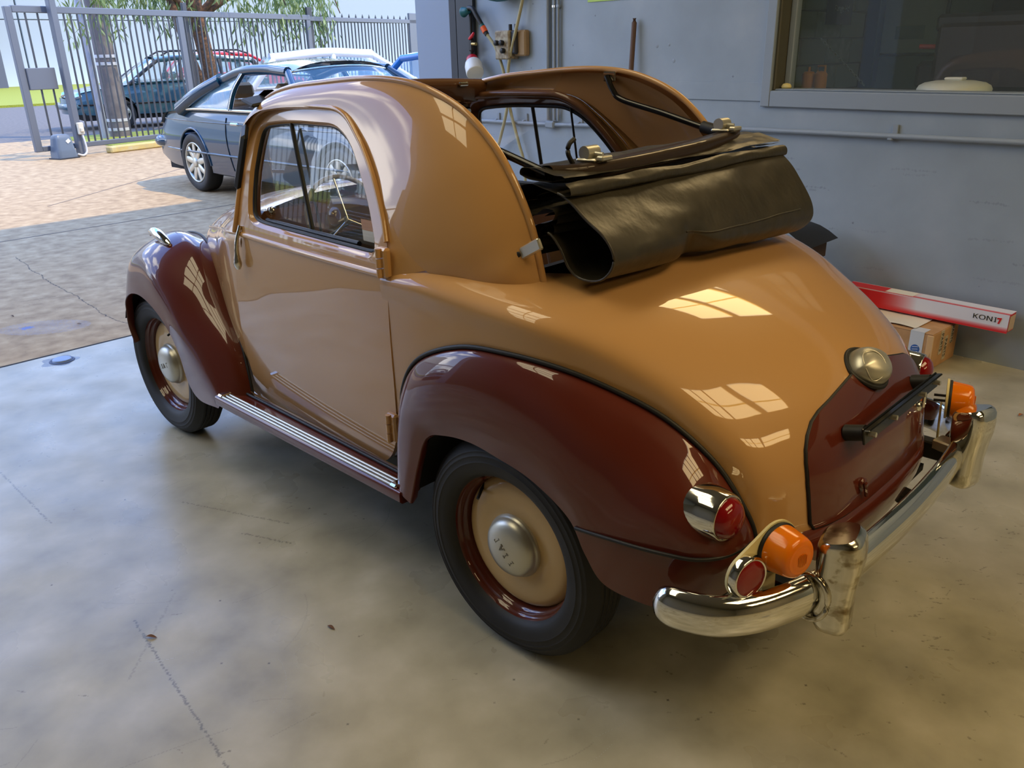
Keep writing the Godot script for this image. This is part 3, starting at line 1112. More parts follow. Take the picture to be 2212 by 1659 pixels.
func fender_mesh(rows_in: Array, s: float, nu: int, nv: int) -> Array:
	var c := []
	for r in rows_in:
		c.append(mir(V3(r), -s))
	return net(c, nu, nv)

func lip(rows: Array, s: float, depth: float) -> Array:   # the flange turned in along the lower edge
	var edge: PackedVector3Array = rows[rows.size() - 1]
	var before: PackedVector3Array = rows[rows.size() - 2]
	var a := PackedVector3Array()
	var b := PackedVector3Array()
	for i in edge.size():
		var dn := (edge[i] - before[i]).normalized()
		a.append(edge[i] + dn * 0.005 + Vector3(-s * 0.006, 0, 0))
		b.append(edge[i] + Vector3(-s * depth, 0.004, 0) - dn * 0.004)
	return [edge, a, b]

func rear_fender(s: float) -> void:
	var rows := fender_mesh(REAR_FENDER, s, 96, 24)
	var f := put(MB.new().grid(rows), "rear_fender", M.brown, car)
	put(MB.new().grid(lip(rows, s, 0.03)), "fender_lip", M.brown, f)
	var bead := PackedVector3Array()
	for p in rows[0]:
		bead.append(p + Vector3(s * 0.004, 0.004, 0))
	put(MB.new().tube(bead, 0.0058, 8), "fender_bead", M.rubber, f)
	var low := smooth(mir(V3([-.640, .488, .258, -.641, .500, .344, -.635, .507, .421, -.622, .511, .485, -.602, .511, .533, -.572, .512, .565, -.53, .511, .583, -.47, .512, .592]), -s), 40)
	put(MB.new().tube(low, 0.0045, 8), "fender_bead", M.rubber, f)
	# dark wheel house
	var well := []
	for k in [0.0, 1.0]:
		var row := PackedVector3Array()
		for i in 25:
			var w := PI * (0.02 + 0.96 * i / 24.0)
			row.append(Vector3(s * lerpf(0.60, 0.43, k), 0.33 + sin(w) * 0.34, -cos(w) * 0.335))
		well.append(row)
	put(MB.new().grid(well), "wheel_house", M.under, f)

const FRONT_FENDER := [
	[-.54, .333, -1.331, -.528, .423, -1.367, -.506, .511, -1.434, -.464, .616, -1.565, -.43, .70, -1.66, -.39, .77, -1.78, -.35, .805, -1.93, -.33, .80, -2.08, -.32, .76, -2.2, -.32, .66, -2.28, -.32, .50, -2.31, -.34, .36, -2.30],
	[-.58, .335, -1.36, -.575, .42, -1.40, -.56, .51, -1.46, -.54, .62, -1.58, -.52, .72, -1.68, -.49, .805, -1.80, -.46, .84, -1.93, -.45, .815, -2.08, -.44, .755, -2.20, -.43, .66, -2.275, -.42, .50, -2.31, -.43, .36, -2.30],
	[-.62, .32, -1.41, -.625, .39, -1.50, -.625, .47, -1.57, -.625, .56, -1.65, -.62, .655, -1.74, -.615, .73, -1.84, -.60, .765, -1.95, -.59, .74, -2.08, -.57, .68, -2.17, -.555, .60, -2.235, -.55, .49, -2.265, -.55, .36, -2.26],
	[-.63, .285, -1.44, -.632, .28, -1.58, -.632, .33, -1.655, -.632, .44, -1.695, -.632, .53, -1.765, -.63, .59, -1.87, -.628, .615, -1.98, -.625, .60, -2.08, -.622, .56, -2.145, -.615, .50, -2.18, -.61, .44, -2.20, -.60, .36, -2.20]]

func front_fender(s: float) -> void:
	var rows := fender_mesh(FRONT_FENDER, s, 84, 24)
	var f := put(MB.new().grid(rows), "front_fender", M.brown, car)
	put(MB.new().grid(lip(rows, s, 0.03)), "fender_lip", M.brown, f)
	var bead := PackedVector3Array()
	for p in rows[0]:
		bead.append(p + Vector3(s * 0.002, 0.003, 0))
	put(MB.new().tube(bead, 0.005, 8), "fender_bead", M.rubber, f)
	var well := []
	for k in [0.0, 1.0]:
		var row := PackedVector3Array()
		for i in 25:
			var w := PI * (0.14 + 0.80 * i / 24.0)
			row.append(Vector3(s * lerpf(0.59, 0.36, k), 0.32 + sin(w) * 0.31, -2.0 - cos(w) * 0.30))
		well.append(row)
	put(MB.new().grid(well), "wheel_house", M.under, f)
	# teardrop lamp on top
	var at := Vector3(0.525 * s, 0.818, -1.95)
	var lp := smooth(PackedVector3Array([at + Vector3(0, -0.004, 0.10), at + Vector3(0, 0.012, 0.05), at + Vector3(0, 0.028, 0.0), at + Vector3(0, 0.03, -0.04), at + Vector3(0, 0.012, -0.065)]), 16)
	var rr := []
	for i in 17:
		rr.append(0.004 + 0.016 * pow(sin(PI * pow(i / 16.0, 0.8)), 0.8))
	put(MB.new().tube(lp, rr, 12), "side_lamp", M.chrome, f)

func running_board(s: float) -> void:
	var r := group_node("running_board", car)
	# top plate with a turned-down outer edge
	var z0 := -1.43
	var z1 := -0.375
	var rows := []
	for k in [[0.545, 0.338], [0.59, 0.342], [0.632, 0.342], [0.640, 0.339], [0.643, 0.331], [0.643, 0.31], [0.635, 0.302], [0.60, 0.30]]:
		var row := PackedVector3Array()
		for i in 21:
			row.append(Vector3(s * k[0], k[1], lerpf(z0, z1, i / 20.0)))
		rows.append(row)
	var b := MB.new().grid(rows)
	for z in [z0, z1]:
		var cap := PackedVector2Array()
		for k in [[0.545, 0.338], [0.59, 0.342], [0.632, 0.342], [0.640, 0.339], [0.643, 0.331], [0.643, 0.31], [0.635, 0.302], [0.60, 0.30]]:
			cap.append(Vector2(k[0] * s, k[1]))
		b.hull2(cap, 0.002, xf(Vector3(0, 0, z)))
	put(b, "step_plate", M.brown, r)
	for k in [0.603, 0.617, 0.631]:
		put(MB.new().tube(PackedVector3Array([Vector3(s * k, 0.344, z0 + 0.03), Vector3(s * k, 0.344, z1 - 0.035)]), 0.0048, 8), "tread_strip", M.alloy, r)
	for z in [z0 + 0.03, z1 - 0.035]:
		put(MB.new().box(Vector3(0.042, 0.012, 0.03), xf(Vector3(s * 0.617, 0.346, z)), 0.005), "strip_end", M.chrome, r)
	put(MB.new().tube(PackedVector3Array([Vector3(s * 0.556, 0.345, z0 + 0.08), Vector3(s * 0.572, 0.345, z1)]), 0.005, 8), "edge_seal", M.rubber, r)
	# body sill above the board
	var sr := []
	for k in [[0.535, 0.30], [0.552, 0.33], [0.558, 0.355]]:
		var row := PackedVector3Array()
		for i in 11:
			var z := lerpf(-1.36, -0.40, i / 10.0)
			row.append(Vector3(s * (k[0] - 0.012 + 0.018 * i / 10.0), k[1], z))
		sr.append(row)
	put(MB.new().grid(sr), "sill", M.tan, r)

func wheel(at: Vector3, s: float, _turn: float) -> void:
	var w := group_node("wheel", car, Vector3(absf(at.x) * s, at.y, at.z))
	var x := wheel_axis(Vector3.ZERO, s)
	var prof := []
	# tyre: bead, sidewall with rings, shoulder, ribbed tread
	for q in [[.198, .045], [.203, .054], [.212, .061], [.226, .066], [.240, .0675], [.2415, .0690], [.2435, .0690], [.245, .0675], [.256, .066], [.2575, .0675], [.2600, .0672], [.2615, .0655], [.268, .063], [.2695, .0645], [.2725, .0630], [.274, .0605], [.281, .055], [.2885, .047], [.2935, .041]]:
		prof.append(Vector2(q[0], q[1]))
	for k in 5:
		var c := 0.036 - k * 0.018
		for q in [[.2965, .004], [.2968, -.004], [.2965, -.0065], [.2905, -.0075], [.2905, -.0105], [.2965, -.0115]]:
			if k < 4 or q[1] > -0.005:
				prof.append(Vector2(q[0], c + q[1]))
	for q in [[.2935, -.041], [.2885, -.047], [.274, -.0605], [.240, -.0675], [.212, -.061], [.198, -.045]]:
		prof.append(Vector2(q[0], q[1]))
	put(MB.new().lathe(prof, x, 72), "tyre", M.tyre, w)
	var rim := []
	for q in [[.207, .046], [.209, .050], [.2075, .0535], [.2045, .0535], [.2025, .049], [.2005, .036], [.196, .0325], [.194, .028], [.1925, .020], [.188, .0165], [.185, .012], [.183, .0], [.180, -.004], [.170, -.006]]:
		rim.append(Vector2(q[0], q[1]))
	put(MB.new().lathe(rim, x, 64), "rim", M.brown, w)
	var disc := []
	for q in [[.182, -.004], [.178, .004], [.170, .012], [.155, .018], [.125, .020], [.105, .017], [.092, .014], [.086, .018], [.04, .02], [0, .02]]:
		disc.append(Vector2(q[0], q[1]))
	put(MB.new().lathe(disc, x, 56), "wheel_disc", M.wheel_tan, w)
	var cap := []
	for q in [[.086, .014], [.0865, .022], [.085, .027], [.082, .029], [.0805, .033], [.077, .043], [.068, .052], [.05, .059], [.025, .0625], [0, .0635]]:
		cap.append(Vector2(q[0], q[1]))
	put(MB.new().lathe(cap, x, 48), "hub_cap", M.alloy, w)
	var vs := Vector3(0, 0.143, 0.088).rotated(Vector3.RIGHT, 0.0 if at.z > -1.0 else -1.1)
	vs = Vector3(0, 0.155, 0.062) if at.z < -1.0 else Vector3(0, 0.118, -0.118)
	put(MB.new().tube(PackedVector3Array([vs * 1.06 + Vector3(s * 0.0, 0, 0), vs * 1.0 + Vector3(s * 0.02, 0, 0), vs * 0.9 + Vector3(s * 0.045, 0, 0)]), 0.0045, 8), "valve_stem", M.rubber, w)
	# maker's lettering pressed into the cap, each letter laid on the dome
	var turn := deg_to_rad(135.0) if at.z > -1.0 else deg_to_rad(20.0)
	var sf := SystemFont.new()
	sf.font_names = PackedStringArray(["Droid Serif"])
	for k in 4:
		var tm := TextMesh.new()
		tm.font = sf
		tm.text = "FIAT"[k]
		tm.font_size = 24
		tm.pixel_size = 0.00115
		tm.depth = 0.004
		var lt := put_mesh(tm, "maker_letter", M.worn_alloy, w)
		var off := (k - 1.5) * 0.021
		var hgt := 0.0635 - 0.0065 * pow(absf(off) / 0.045, 2.0)
		var bas := Basis(Vector3(0, 0, -s), Vector3(0, 1, 0), Vector3(s, 0, 0)) * Basis(Vector3(0, 0, 1), turn)
		lt.transform = Transform3D(bas, Vector3(s * (hgt - 0.0006), 0, 0) + bas.x * off)

func tail_light(s: float) -> void:
	var at := Vector3(0.535 * s, 0.592, 0.518)
	var dir := Vector3(s * 0.10, 0.06, 1.0)
	var l := group_node("tail_light", car)
	var x := axis_to(at, dir)
	put(MB.new().lathe([Vector2(.0585, -.075), Vector2(.0595, -.042), Vector2(.0590, -.036), Vector2(.0560, -.034)], x, 36), "gasket", M.rubber, l)
	put(MB.new().lathe([Vector2(.0565, -.045), Vector2(.0568, .006), Vector2(.055, .022), Vector2(.0515, .044), Vector2(.049, .054), Vector2(.0465, .056), Vector2(.0435, .054)], x, 40), "bezel", M.chrome, l)
	put(MB.new().lathe([Vector2(.0445, .05), Vector2(.0435, .055), Vector2(.039, .066), Vector2(.030, .074), Vector2(.016, .079), Vector2(0, .0805)], x, 40), "lens", M.red_lens, l)

func indicator(s: float) -> void:
	var i := group_node("indicator", car)
	var n := Vector3(s * 0.28, 0.06, 1.0).normalized()
	var a := Vector3(0.498 * s, 0.548, 0.655)
	var side := Vector3(s * 0.96, 0, -s * s * 0.28).normalized()
	var r := a + side * 0.083 + Vector3(0, -0.036, 0)
	# cream mounting plate: hull of two discs
	var x := Transform3D(Basis(side * s, n.cross(side * s).normalized(), n), a)
	var pts := PackedVector2Array()
	for k in 40:
		var w := TAU * k / 40
		pts.append(Vector2(cos(w) * 0.056, sin(w) * 0.056))
		pts.append(Vector2(0.083 * s + cos(w) * 0.047, -0.036 + sin(w) * 0.047))
	var hull := Geometry2D.convex_hull(pts)
	put(MB.new().hull2(hull, 0.006, x), "mounting_plate", M.cream, i)
	put(MB.new().lathe([Vector2(.052, .004), Vector2(.053, .012), Vector2(.050, .014)], axis_to(a, n), 36), "gasket", M.rubber, i)
	var prof := [Vector2(.050, .010), Vector2(.0495, .018), Vector2(.047, .036), Vector2(.044, .054), Vector2(.041, .062), Vector2(.036, .066), Vector2(.034, .0655), Vector2(.0325, .0675), Vector2(.029, .0685), Vector2(.0275, .0675), Vector2(.024, .069), Vector2(.018, .0705), Vector2(0, .0715)]
	var lens := put(MB.new().lathe(prof, axis_to(a, n), 40), "amber_lens", M.amber, i)
	var ribs := MB.new()
	var ax := axis_to(a, n)
	for k in 7:
		var px := (k - 3) * 0.0035
		var hh := sqrt(maxf(0.0145 * 0.0145 - px * px, 0.00002))
		ribs.tube(PackedVector3Array([a + n * 0.0715 + side * px + Vector3(0, -hh, 0), a + n * 0.0715 + side * px + Vector3(0, hh, 0)]), 0.0011, 5)
	put(ribs, "lens_ribs", M.amber, i)
	put(MB.new().lathe([Vector2(.046, .004), Vector2(.0455, .016), Vector2(.043, .024), Vector2(.040, .026), Vector2(.037, .024)], axis_to(r, n), 36), "reflector_ring", M.chrome, i)
	put(MB.new().lathe([Vector2(.038, .022), Vector2(.036, .026), Vector2(.02, .0285), Vector2(0, .029)], axis_to(r, n), 36), "red_reflector", M.red_lens, i)
	put(MB.new().box(Vector3(0.04, 0.10, 0.006), Transform3D(x.basis, a + Vector3(0, -0.07, -0.006)), 0.002), "bracket", M.cream, i)
	for k in [0.02, -0.02]:
		put(MB.new().tube(PackedVector3Array([a + side * k, a + side * k - n * 0.03]), 0.004, 8), "bolt", M.black, i)

func bumper() -> void:
	var b := group_node("bumper", car)
	var pts := V3([-.662, .425, .49, -.655, .428, .55, -.63, .43, .61, -.575, .432, .66, -.50, .434, .695, -.42, .437, .718, -.25, .441, .737, 0, .443, .746])
	for k in range(pts.size() - 2, -1, -1):
		pts.append(Vector3(-pts[k].x, pts[k].y, pts[k].z))
	var path := smooth(pts, 90)
	var rows := []
	for i in path.size():
		var d := (path[mini(i + 1, 90)] - path[maxi(i - 1, 0)]).normalized()
		var o := Vector3(-d.z, 0, d.x)
		var e := minf(minf(i, 90 - i) / 5.0, 1.0)
		var sc := 0.35 + 0.65 * sqrt(1.0 - (1.0 - e) * (1.0 - e))
		var row := PackedVector3Array()
		for k in 28:
			var w := TAU * k / 28
			var dep := cos(w)
			row.append(path[i] + o * (0.032 if dep > 0 else 0.012) * dep * sc + Vector3.UP * sin(w) * 0.047 * sc)
		rows.append(row)
	var m := MB.new().grid(rows, true)
	for e in [0, 90]:
		for k in 28:
			m.tri(path[e], rows[e][k], rows[e][(k + 1) % 28])
	put(m, "bumper_bar", M.chrome, b)
	for s in [-1.0, 1.0]:
		put(MB.new().box(Vector3(0.04, 0.05, 0.16), xf(Vector3(0.40 * s, 0.434, 0.63)), 0.004), "bumper_iron", M.black, b)
		put(MB.new().box(Vector3(0.05, 0.03, 0.05), xf(Vector3(0.40 * s, 0.455, 0.70), Vector3(0, -12.0 * s, 0)), 0.004), "clamp_plate", M.alloy, b)
		put(MB.new().box(Vector3(0.05, 0.03, 0.09), xf(Vector3(0.20 * s, 0.375, 0.66), Vector3(10, 0, 0)), 0.004), "tow_bracket", M.black, b)
		# overrider: tall rounded horn, broad above and waisted below
		var sec := []
		var spec := [[.350, .028, .020, .004], [.356, .036, .030, .004], [.372, .042, .038, .003], [.40, .044, .040, .0], [.44, .043, .040, .0], [.48, .045, .042, .002], [.515, .049, .045, .004], [.545, .051, .045, .004], [.560, .052, .043, .002], [.569, .051, .038, .0], [.574, .047, .031, -.002]]
		var yaw: float = -0.22 * s
		for q in spec:
			var row := PackedVector3Array()
			for k in 32:
				var w := TAU * k / 32
				var cx := signf(cos(w)) * pow(absf(cos(w)), 0.55)
				var cz := signf(sin(w)) * pow(absf(sin(w)), 0.75)
				var loc := Vector3(cx * q[1], q[0] + (0.010 * cz if q[0] > 0.55 else 0.0), (cz * q[2]) + q[3])
				row.append(Vector3(0.408 * s, 0, 0.752) + loc.rotated(Vector3.UP, yaw))
			sec.append(row)
		var ob := MB.new().grid(sec, true)
		for e in [0, sec.size() - 1]:
			var mid := Vector3.ZERO
			for p in sec[e]:
				mid += p / 32.0
			for k in 32:
				ob.tri(mid, sec[e][k], sec[e][(k + 1) % 32])
		put(ob, "overrider", M.worn_chrome if s < 0 else M.chrome, b)
		# rubber and rim where the horn grips the bar
		var ring := PackedVector3Array()
		for k in 24:
			var w := TAU * k / 24
			ring.append(Vector3(0.408 * s - s * -0.052, 0.434, 0.722) + Vector3(0, sin(w) * 0.052, cos(w) * 0.038))
			ring[k].x = (0.408 + 0.048) * s
		put(MB.new().tube(ring, 0.006, 8, true), "horn_collar", M.worn_chrome, b)

const LID := [.760, .5, .762, .478, .772, .455, .781, .435, .788, .415, .799, .399, .819, .384, .843, .372, .868, .364, .908, .357, .947, .356, .985, .356, .996, .362, .997, .39, .997, .42, .997, .46, .997, .5]

func boot_lid() -> void:
	var c := body_net()
	var half := V2(LID)
	var outline := PackedVector2Array()
	for q in half:
		outline.append(q)
	for k in range(half.size() - 2, 0, -1):
		outline.append(Vector2(half[k].x, 1.0 - half[k].y))
	if Geometry2D.is_polygon_clockwise(outline):
		outline.reverse()
	var lift := func(h: float) -> Callable:
		return func(u, w):
			var e := 0.004
			var p := net_at(c, u, w)
			var nn := (net_at(c, u, w + e) - net_at(c, u, w - e)).cross(net_at(c, u + e, w) - net_at(c, u - e, w)).normalized()
			if nn.z < 0:
				nn = -nn
			return p + nn * h
	var f: Callable = lift.call(0.007)
	var l := group_node("boot_lid", car)
	put(panel(MB.new(), outline, [], f, 0.014), "lid_skin", M.brown, l)
	put(skirt(MB.new(), outline, f, lift.call(-0.004)), "lid_edge", M.brown, l)
	put(MB.new().tube(loop_on(outline, lift.call(0.002)), 0.005, 8, true), "lid_seal", M.rubber, l)
	# number plate lamp: a polished shell on the top edge of the lid
	var at := Vector3(0, 0.780, 0.604)
	var up := Vector3(0, 0.80, 0.60).normalized()
	var out := Vector3(0, 0.55, -0.83)
	var bas := Basis(Vector3.RIGHT, up, Vector3.RIGHT.cross(up))
	var rows := []
	for j in 13:
		var w := j / 12.0
		var row := PackedVector3Array()
		for k in 36:
			var a := TAU * k / 36
			var x := cos(a) * 0.064
			var z := signf(sin(a)) * pow(absf(sin(a)), 1.35) * (0.058 if sin(a) > 0 else 0.044)
			var r := cos(w * PI * 0.5)
			var hgt := 0.052 * pow(sin(w * PI * 0.5), 0.8)
			row.append(at + bas * Vector3(x * pow(r, 0.8), hgt - 0.012, z * pow(r, 0.8) + 0.012 * w))
		rows.append(row)
	put(MB.new().grid(rows, true), "plate_lamp", M.alloy, l)
	var gl := PackedVector3Array()
	for k in 40:
		var a := TAU * k / 40
		gl.append(at + bas * Vector3(cos(a) * 0.068, -0.008, signf(sin(a)) * pow(absf(sin(a)), 1.3) * (0.062 if sin(a) > 0 else 0.048)))
	put(MB.new().tube(gl, 0.006, 8, true), "lamp_gasket", M.rubber, l)
	var rd := PackedVector3Array()
	for k in 30:
		var a := TAU * k / 30
		var q := Vector3(-0.028 + cos(a) * 0.026 - sin(a) * 0.004, 0, 0.006 + sin(a) * 0.034)
		var rr := clampf(Vector2(q.x / 0.064, q.z / 0.055).length(), 0.0, 0.98)
		rd.append(at + bas * (q + Vector3(0, 0.052 * pow(1.0 - pow(rr, 2.4), 0.5) - 0.0115, 0.006)))
	put(MB.new().tube(rd, 0.0016, 6, true), "lamp_ridge", M.alloy, l)
	# number plate carrier: a black bar on two rubber feet
	var pb := group_node("plate_carrier", car)
	var pl: Vector3 = f.call(0.848, 0.432)
	var pr: Vector3 = f.call(0.848, 0.568)
	var off := Vector3(0, 0.012, 0.042)
	put(MB.new().tube(PackedVector3Array([pl, pl + off]), 0.018, 14), "rubber_foot", M.rubber, pb)
	put(MB.new().tube(PackedVector3Array([pr, pr + off]), 0.018, 14), "rubber_foot", M.rubber, pb)
	var ex := (pr - pl).normalized() * 0.024
	put(MB.new().box(Vector3((pr - pl).length() + 0.05, 0.038, 0.005), xf((pl + pr) * 0.5 + off + Vector3(0, 0, 0.004), Vector3(-12, 0, 0)), 0.002), "carrier_bar", M.black_gloss, pb)
	put(MB.new().box(Vector3((pr - pl).length() + 0.05, 0.005, 0.014), xf((pl + pr) * 0.5 + off + Vector3(0, 0.015, 0.010), Vector3(-12, 0, 0)), 0.002), "carrier_flange", M.black_gloss, pb)
	for k in [0.0, 0.3, 0.75, 1.0]:
		put(MB.new().tube(PackedVector3Array([pl.lerp(pr, k) + off, pl.lerp(pr, k) + off + Vector3(0, 0.002, 0.022)]), 0.006, 6), "bolt", M.alloy, pb)
	# latches
	for w in [0.445, 0.568]:
		var la: Vector3 = f.call(0.955 if w < 0.5 else 0.90, w)
		var lt := MB.new()
		lt.lathe([Vector2(.013, 0.0), Vector2(.012, .008), Vector2(0, .010)], axis_to(la, Vector3(0, 0.1, 1)), 16)
		lt.box(Vector3(0.012, 0.045, 0.008), xf(la + Vector3(0, -0.012 if w < 0.5 else 0.02, 0.012), Vector3(0, 0, 24 if w < 0.5 else 4)), 0.003)
		put(lt, "latch", M.brown if w < 0.5 else M.chrome, l)

func nose() -> void:
	# scuttle sides, bonnet and front
	var half := [
		[-.506, .31, -1.24, -.499, .31, -1.36, -.478, .32, -1.50, -.45, .32, -1.66, -.40, .32, -1.9, -.33, .34, -2.12],
		[-.553, .62, -1.24, -.543, .62, -1.36, -.50, .62, -1.50, -.448, .62, -1.66, -.38, .62, -1.9, -.28, .62, -2.14],
		[-.563, .86, -1.22, -.551, .85, -1.34, -.505, .835, -1.49, -.44, .81, -1.66, -.36, .775, -1.9, -.25, .73, -2.12],
		[-.559, .942, -1.21, -.545, .932, -1.33, -.49, .915, -1.48, -.415, .885, -1.65, -.33, .845, -1.9, -.22, .79, -2.09],
		[-.44, 1.0, -1.24, -.425, .995, -1.34, -.375, .98, -1.48, -.305, .953, -1.65, -.24, .91, -1.88, -.16, .85, -2.06],
		[-.24, 1.03, -1.26, -.23, 1.027, -1.35, -.20, 1.015, -1.48, -.16, .988, -1.64, -.12, .945, -1.86, -.08, .885, -2.03],
		[0, 1.035, -1.27, 0, 1.032, -1.36, 0, 1.022, -1.48, 0, .996, -1.64, 0, .953, -1.86, 0, .893, -2.02]]
	var c := []
	for a in half:
		c.append(V3(a))
	for k in range(half.size() - 2, -1, -1):
		c.append(mir(V3(half[k]), -1.0))
	var h := put(MB.new().grid(net(c, 24, 60)), "bonnet", M.tan, car)
	for s in [-1.0, 1.0]:
		var crease := PackedVector3Array()
		for k in 25:
			var p := cat(mir(V3(half[3]), -s), k / 24.0 * 5.0)
			crease.append(p + Vector3(s * 0.001, 0.002, 0))
		put(MB.new().tube(crease, 0.005, 6), "bonnet_moulding", M.tan, h)
		# air vent flap outline on the scuttle side
		var vent := PackedVector3Array()
		for q in [[.10, .890], [.155, .892], [.17, .66], [.14, .66]]:
			var u: float = q[0]
			vent.append(Vector3(0, q[1], -1.25 - u))
		var flap := MB.new()
		var e := [[-1.305, .885], [-1.345, .880], [-1.385, .66], [-1.36, .655]]
		var ps := PackedVector3Array()
		for q in e:
			ps.append(Vector3(s * (0.5715 - (-1.25 - q[0]) * 0.30), q[1], q[0]))
		flap.quad(ps[0], ps[1], ps[2], ps[3])
		put(flap, "vent_flap", M.tan, h)
		# head lamps on the wings
		put(MB.new().lathe([Vector2(0, .0), Vector2(.05, .02), Vector2(.075, .07), Vector2(.085, .13), Vector2(.086, .15), Vector2(.08, .155), Vector2(.05, .17), Vector2(0, .178)], axis_to(Vector3(s * 0.33, 0.66, -2.16), Vector3(0, 0, -1)), 28), "head_lamp", M.chrome, h)
	# rounded front with a grille
	var fr := []
	for j in 9:
		var w := j / 8.0
		var row := PackedVector3Array()
		for i in 25:
			var k := i / 24.0 * 12.0
			var p := net_at(c, 1.0, i / 24.0)
			row.append(p.lerp(Vector3(p.x * 0.55, lerpf(p.y, 0.62, 0.2), -2.20), w))
		fr.append(row)
	put(MB.new().grid(fr), "grille_shell", M.tan, h)
	put(MB.new().tube(smooth(V3([-.50, .40, -2.38, -.4, .40, -2.41, 0, .40, -2.43, .4, .40, -2.41, .50, .40, -2.38]), 32), 0.038, 14), "front_bumper", M.chrome, car)
	# windscreen
	var ws := group_node("windscreen", car)
	for s in [-1.0, 1.0]:
		put(MB.new().tube(smooth(V3([-.505 * -s, .95, -1.31, -.485 * -s, 1.10, -1.285, -.462 * -s, 1.26, -1.245, -.43 * -s, 1.345, -1.175]), 12), 0.017, 10), "screen_pillar", M.tan, ws)
	put(MB.new().quad(Vector3(-.49, .985, -1.315), Vector3(.49, .985, -1.315), Vector3(.43, 1.335, -1.19), Vector3(-.43, 1.335, -1.19)), "screen_pane", M.window, ws)
	# header above the screen: a shallow channel seen from behind
	var hd := []
	for q in [[1.335, -1.215], [1.362, -1.20], [1.378, -1.16], [1.380, -1.11], [1.372, -1.085], [1.345, -1.085], [1.30, -1.12], [1.292, -1.165], [1.31, -1.20]]:
		var row := PackedVector3Array()
		for i in 25:
			var x := lerpf(-0.445, 0.445, i / 24.0)
			row.append(Vector3(x, q[0] + 0.012 * (1.0 - pow(x / 0.445, 2)), q[1] - 0.02 * (1.0 - pow(x / 0.445, 2))))
		hd.append(row)
	put(MB.new().grid(hd, false, true), "header_rail", M.inner_brown, ws)
	put(MB.new().box(Vector3(0.045, 0.014, 0.012), xf(Vector3(0.325, 1.366, -1.083)), 0.004), "roof_catch", M.chrome, ws)
	put(MB.new().lathe([Vector2(0, 0.02), Vector2(0.05, 0.018), Vector2(0.052, 0.012), Vector2(0.05, 0.0)], Transform3D(Basis.from_euler(Vector3(PI * 0.5, 0, 0)).scaled(Vector3(1.5, 0.8, 1)), Vector3(0.31, 1.268, -1.13)), 24), "rear_view_mirror", M.chrome, ws)
	# black visor strip on the roof front and the door mirror
	put(MB.new().box(Vector3(0.30, 0.012, 0.07), xf(Vector3(-0.36, 1.362, -1.16), Vector3(14, 0, 8)), 0.005), "roof_visor", M.black, car)
	var mr := group_node("door_mirror", car)
	put(MB.new().tube(PackedVector3Array([Vector3(-0.53, 1.14, -1.225), Vector3(-0.575, 1.15, -1.15)]), 0.006, 8), "mirror_arm", M.chrome, mr)
	put(MB.new().box(Vector3(0.08, 0.19, 0.020), Transform3D(Basis(Vector3.RIGHT, deg_to_rad(29)) * Basis(Vector3.UP, deg_to_rad(58)), Vector3(-0.578, 1.192, -1.112)), 0.009), "mirror_head", M.black, mr)

func cabin() -> void:
	# dashboard, steering wheel, seats
	var k := group_node("cabin", car)
	put(MB.new().box(Vector3(0.98, 0.14, 0.10), xf(Vector3(0, 0.93, -1.25)), 0.03), "dashboard", M.inner_brown, k)
	var c := Vector3(-0.25, 0.96, -1.06)
	var ax := Vector3(0, 0.42, 0.9).normalized()
	var r1 := Vector3.RIGHT
	var r2 := ax.cross(r1).normalized()
	var ring := PackedVector3Array()
	for i in 48:
		var w := TAU * i / 48
		ring.append(c + (r1 * cos(w) + r2 * sin(w)) * 0.15)
	var sw := put(MB.new().tube(ring, 0.008, 10, true), "steering_wheel", M.ivory, k)
	var sp := MB.new()
	for i in 3:
		var w := TAU * (i / 3.0 + 0.25)
		sp.tube(PackedVector3Array([c, c + (r1 * cos(w) + r2 * sin(w)) * 0.15]), 0.004, 6)
	sp.tube(PackedVector3Array([c, c - ax * 0.3]), 0.016, 8)
	put(sp, "wheel_spokes", M.chrome, sw)
	for s in [-1.0, 1.0]:
		var st := MB.new()
		st.box(Vector3(0.42, 0.14, 0.44), xf(Vector3(0.235 * s, 0.50, -0.66), Vector3(8, 0, 0)), 0.05)
		st.box(Vector3(0.42, 0.46, 0.11), xf(Vector3(0.235 * s, 0.74, -0.37), Vector3(-14, 0, 0)), 0.05)
		put(st, "seat", M.seat, k)
	put(MB.new().box(Vector3(0.96, 0.03, 0.42), xf(Vector3(0, 0.80, -0.10), Vector3(0, 0, 0)), 0.01), "parcel_shelf", M.under, k)
	put(MB.new().box(Vector3(0.08, 0.16, 0.02), xf(Vector3(0.50, 0.98, -0.36), Vector3(0, 70, 0)), 0.01), "red_cushion", M.felt, k)

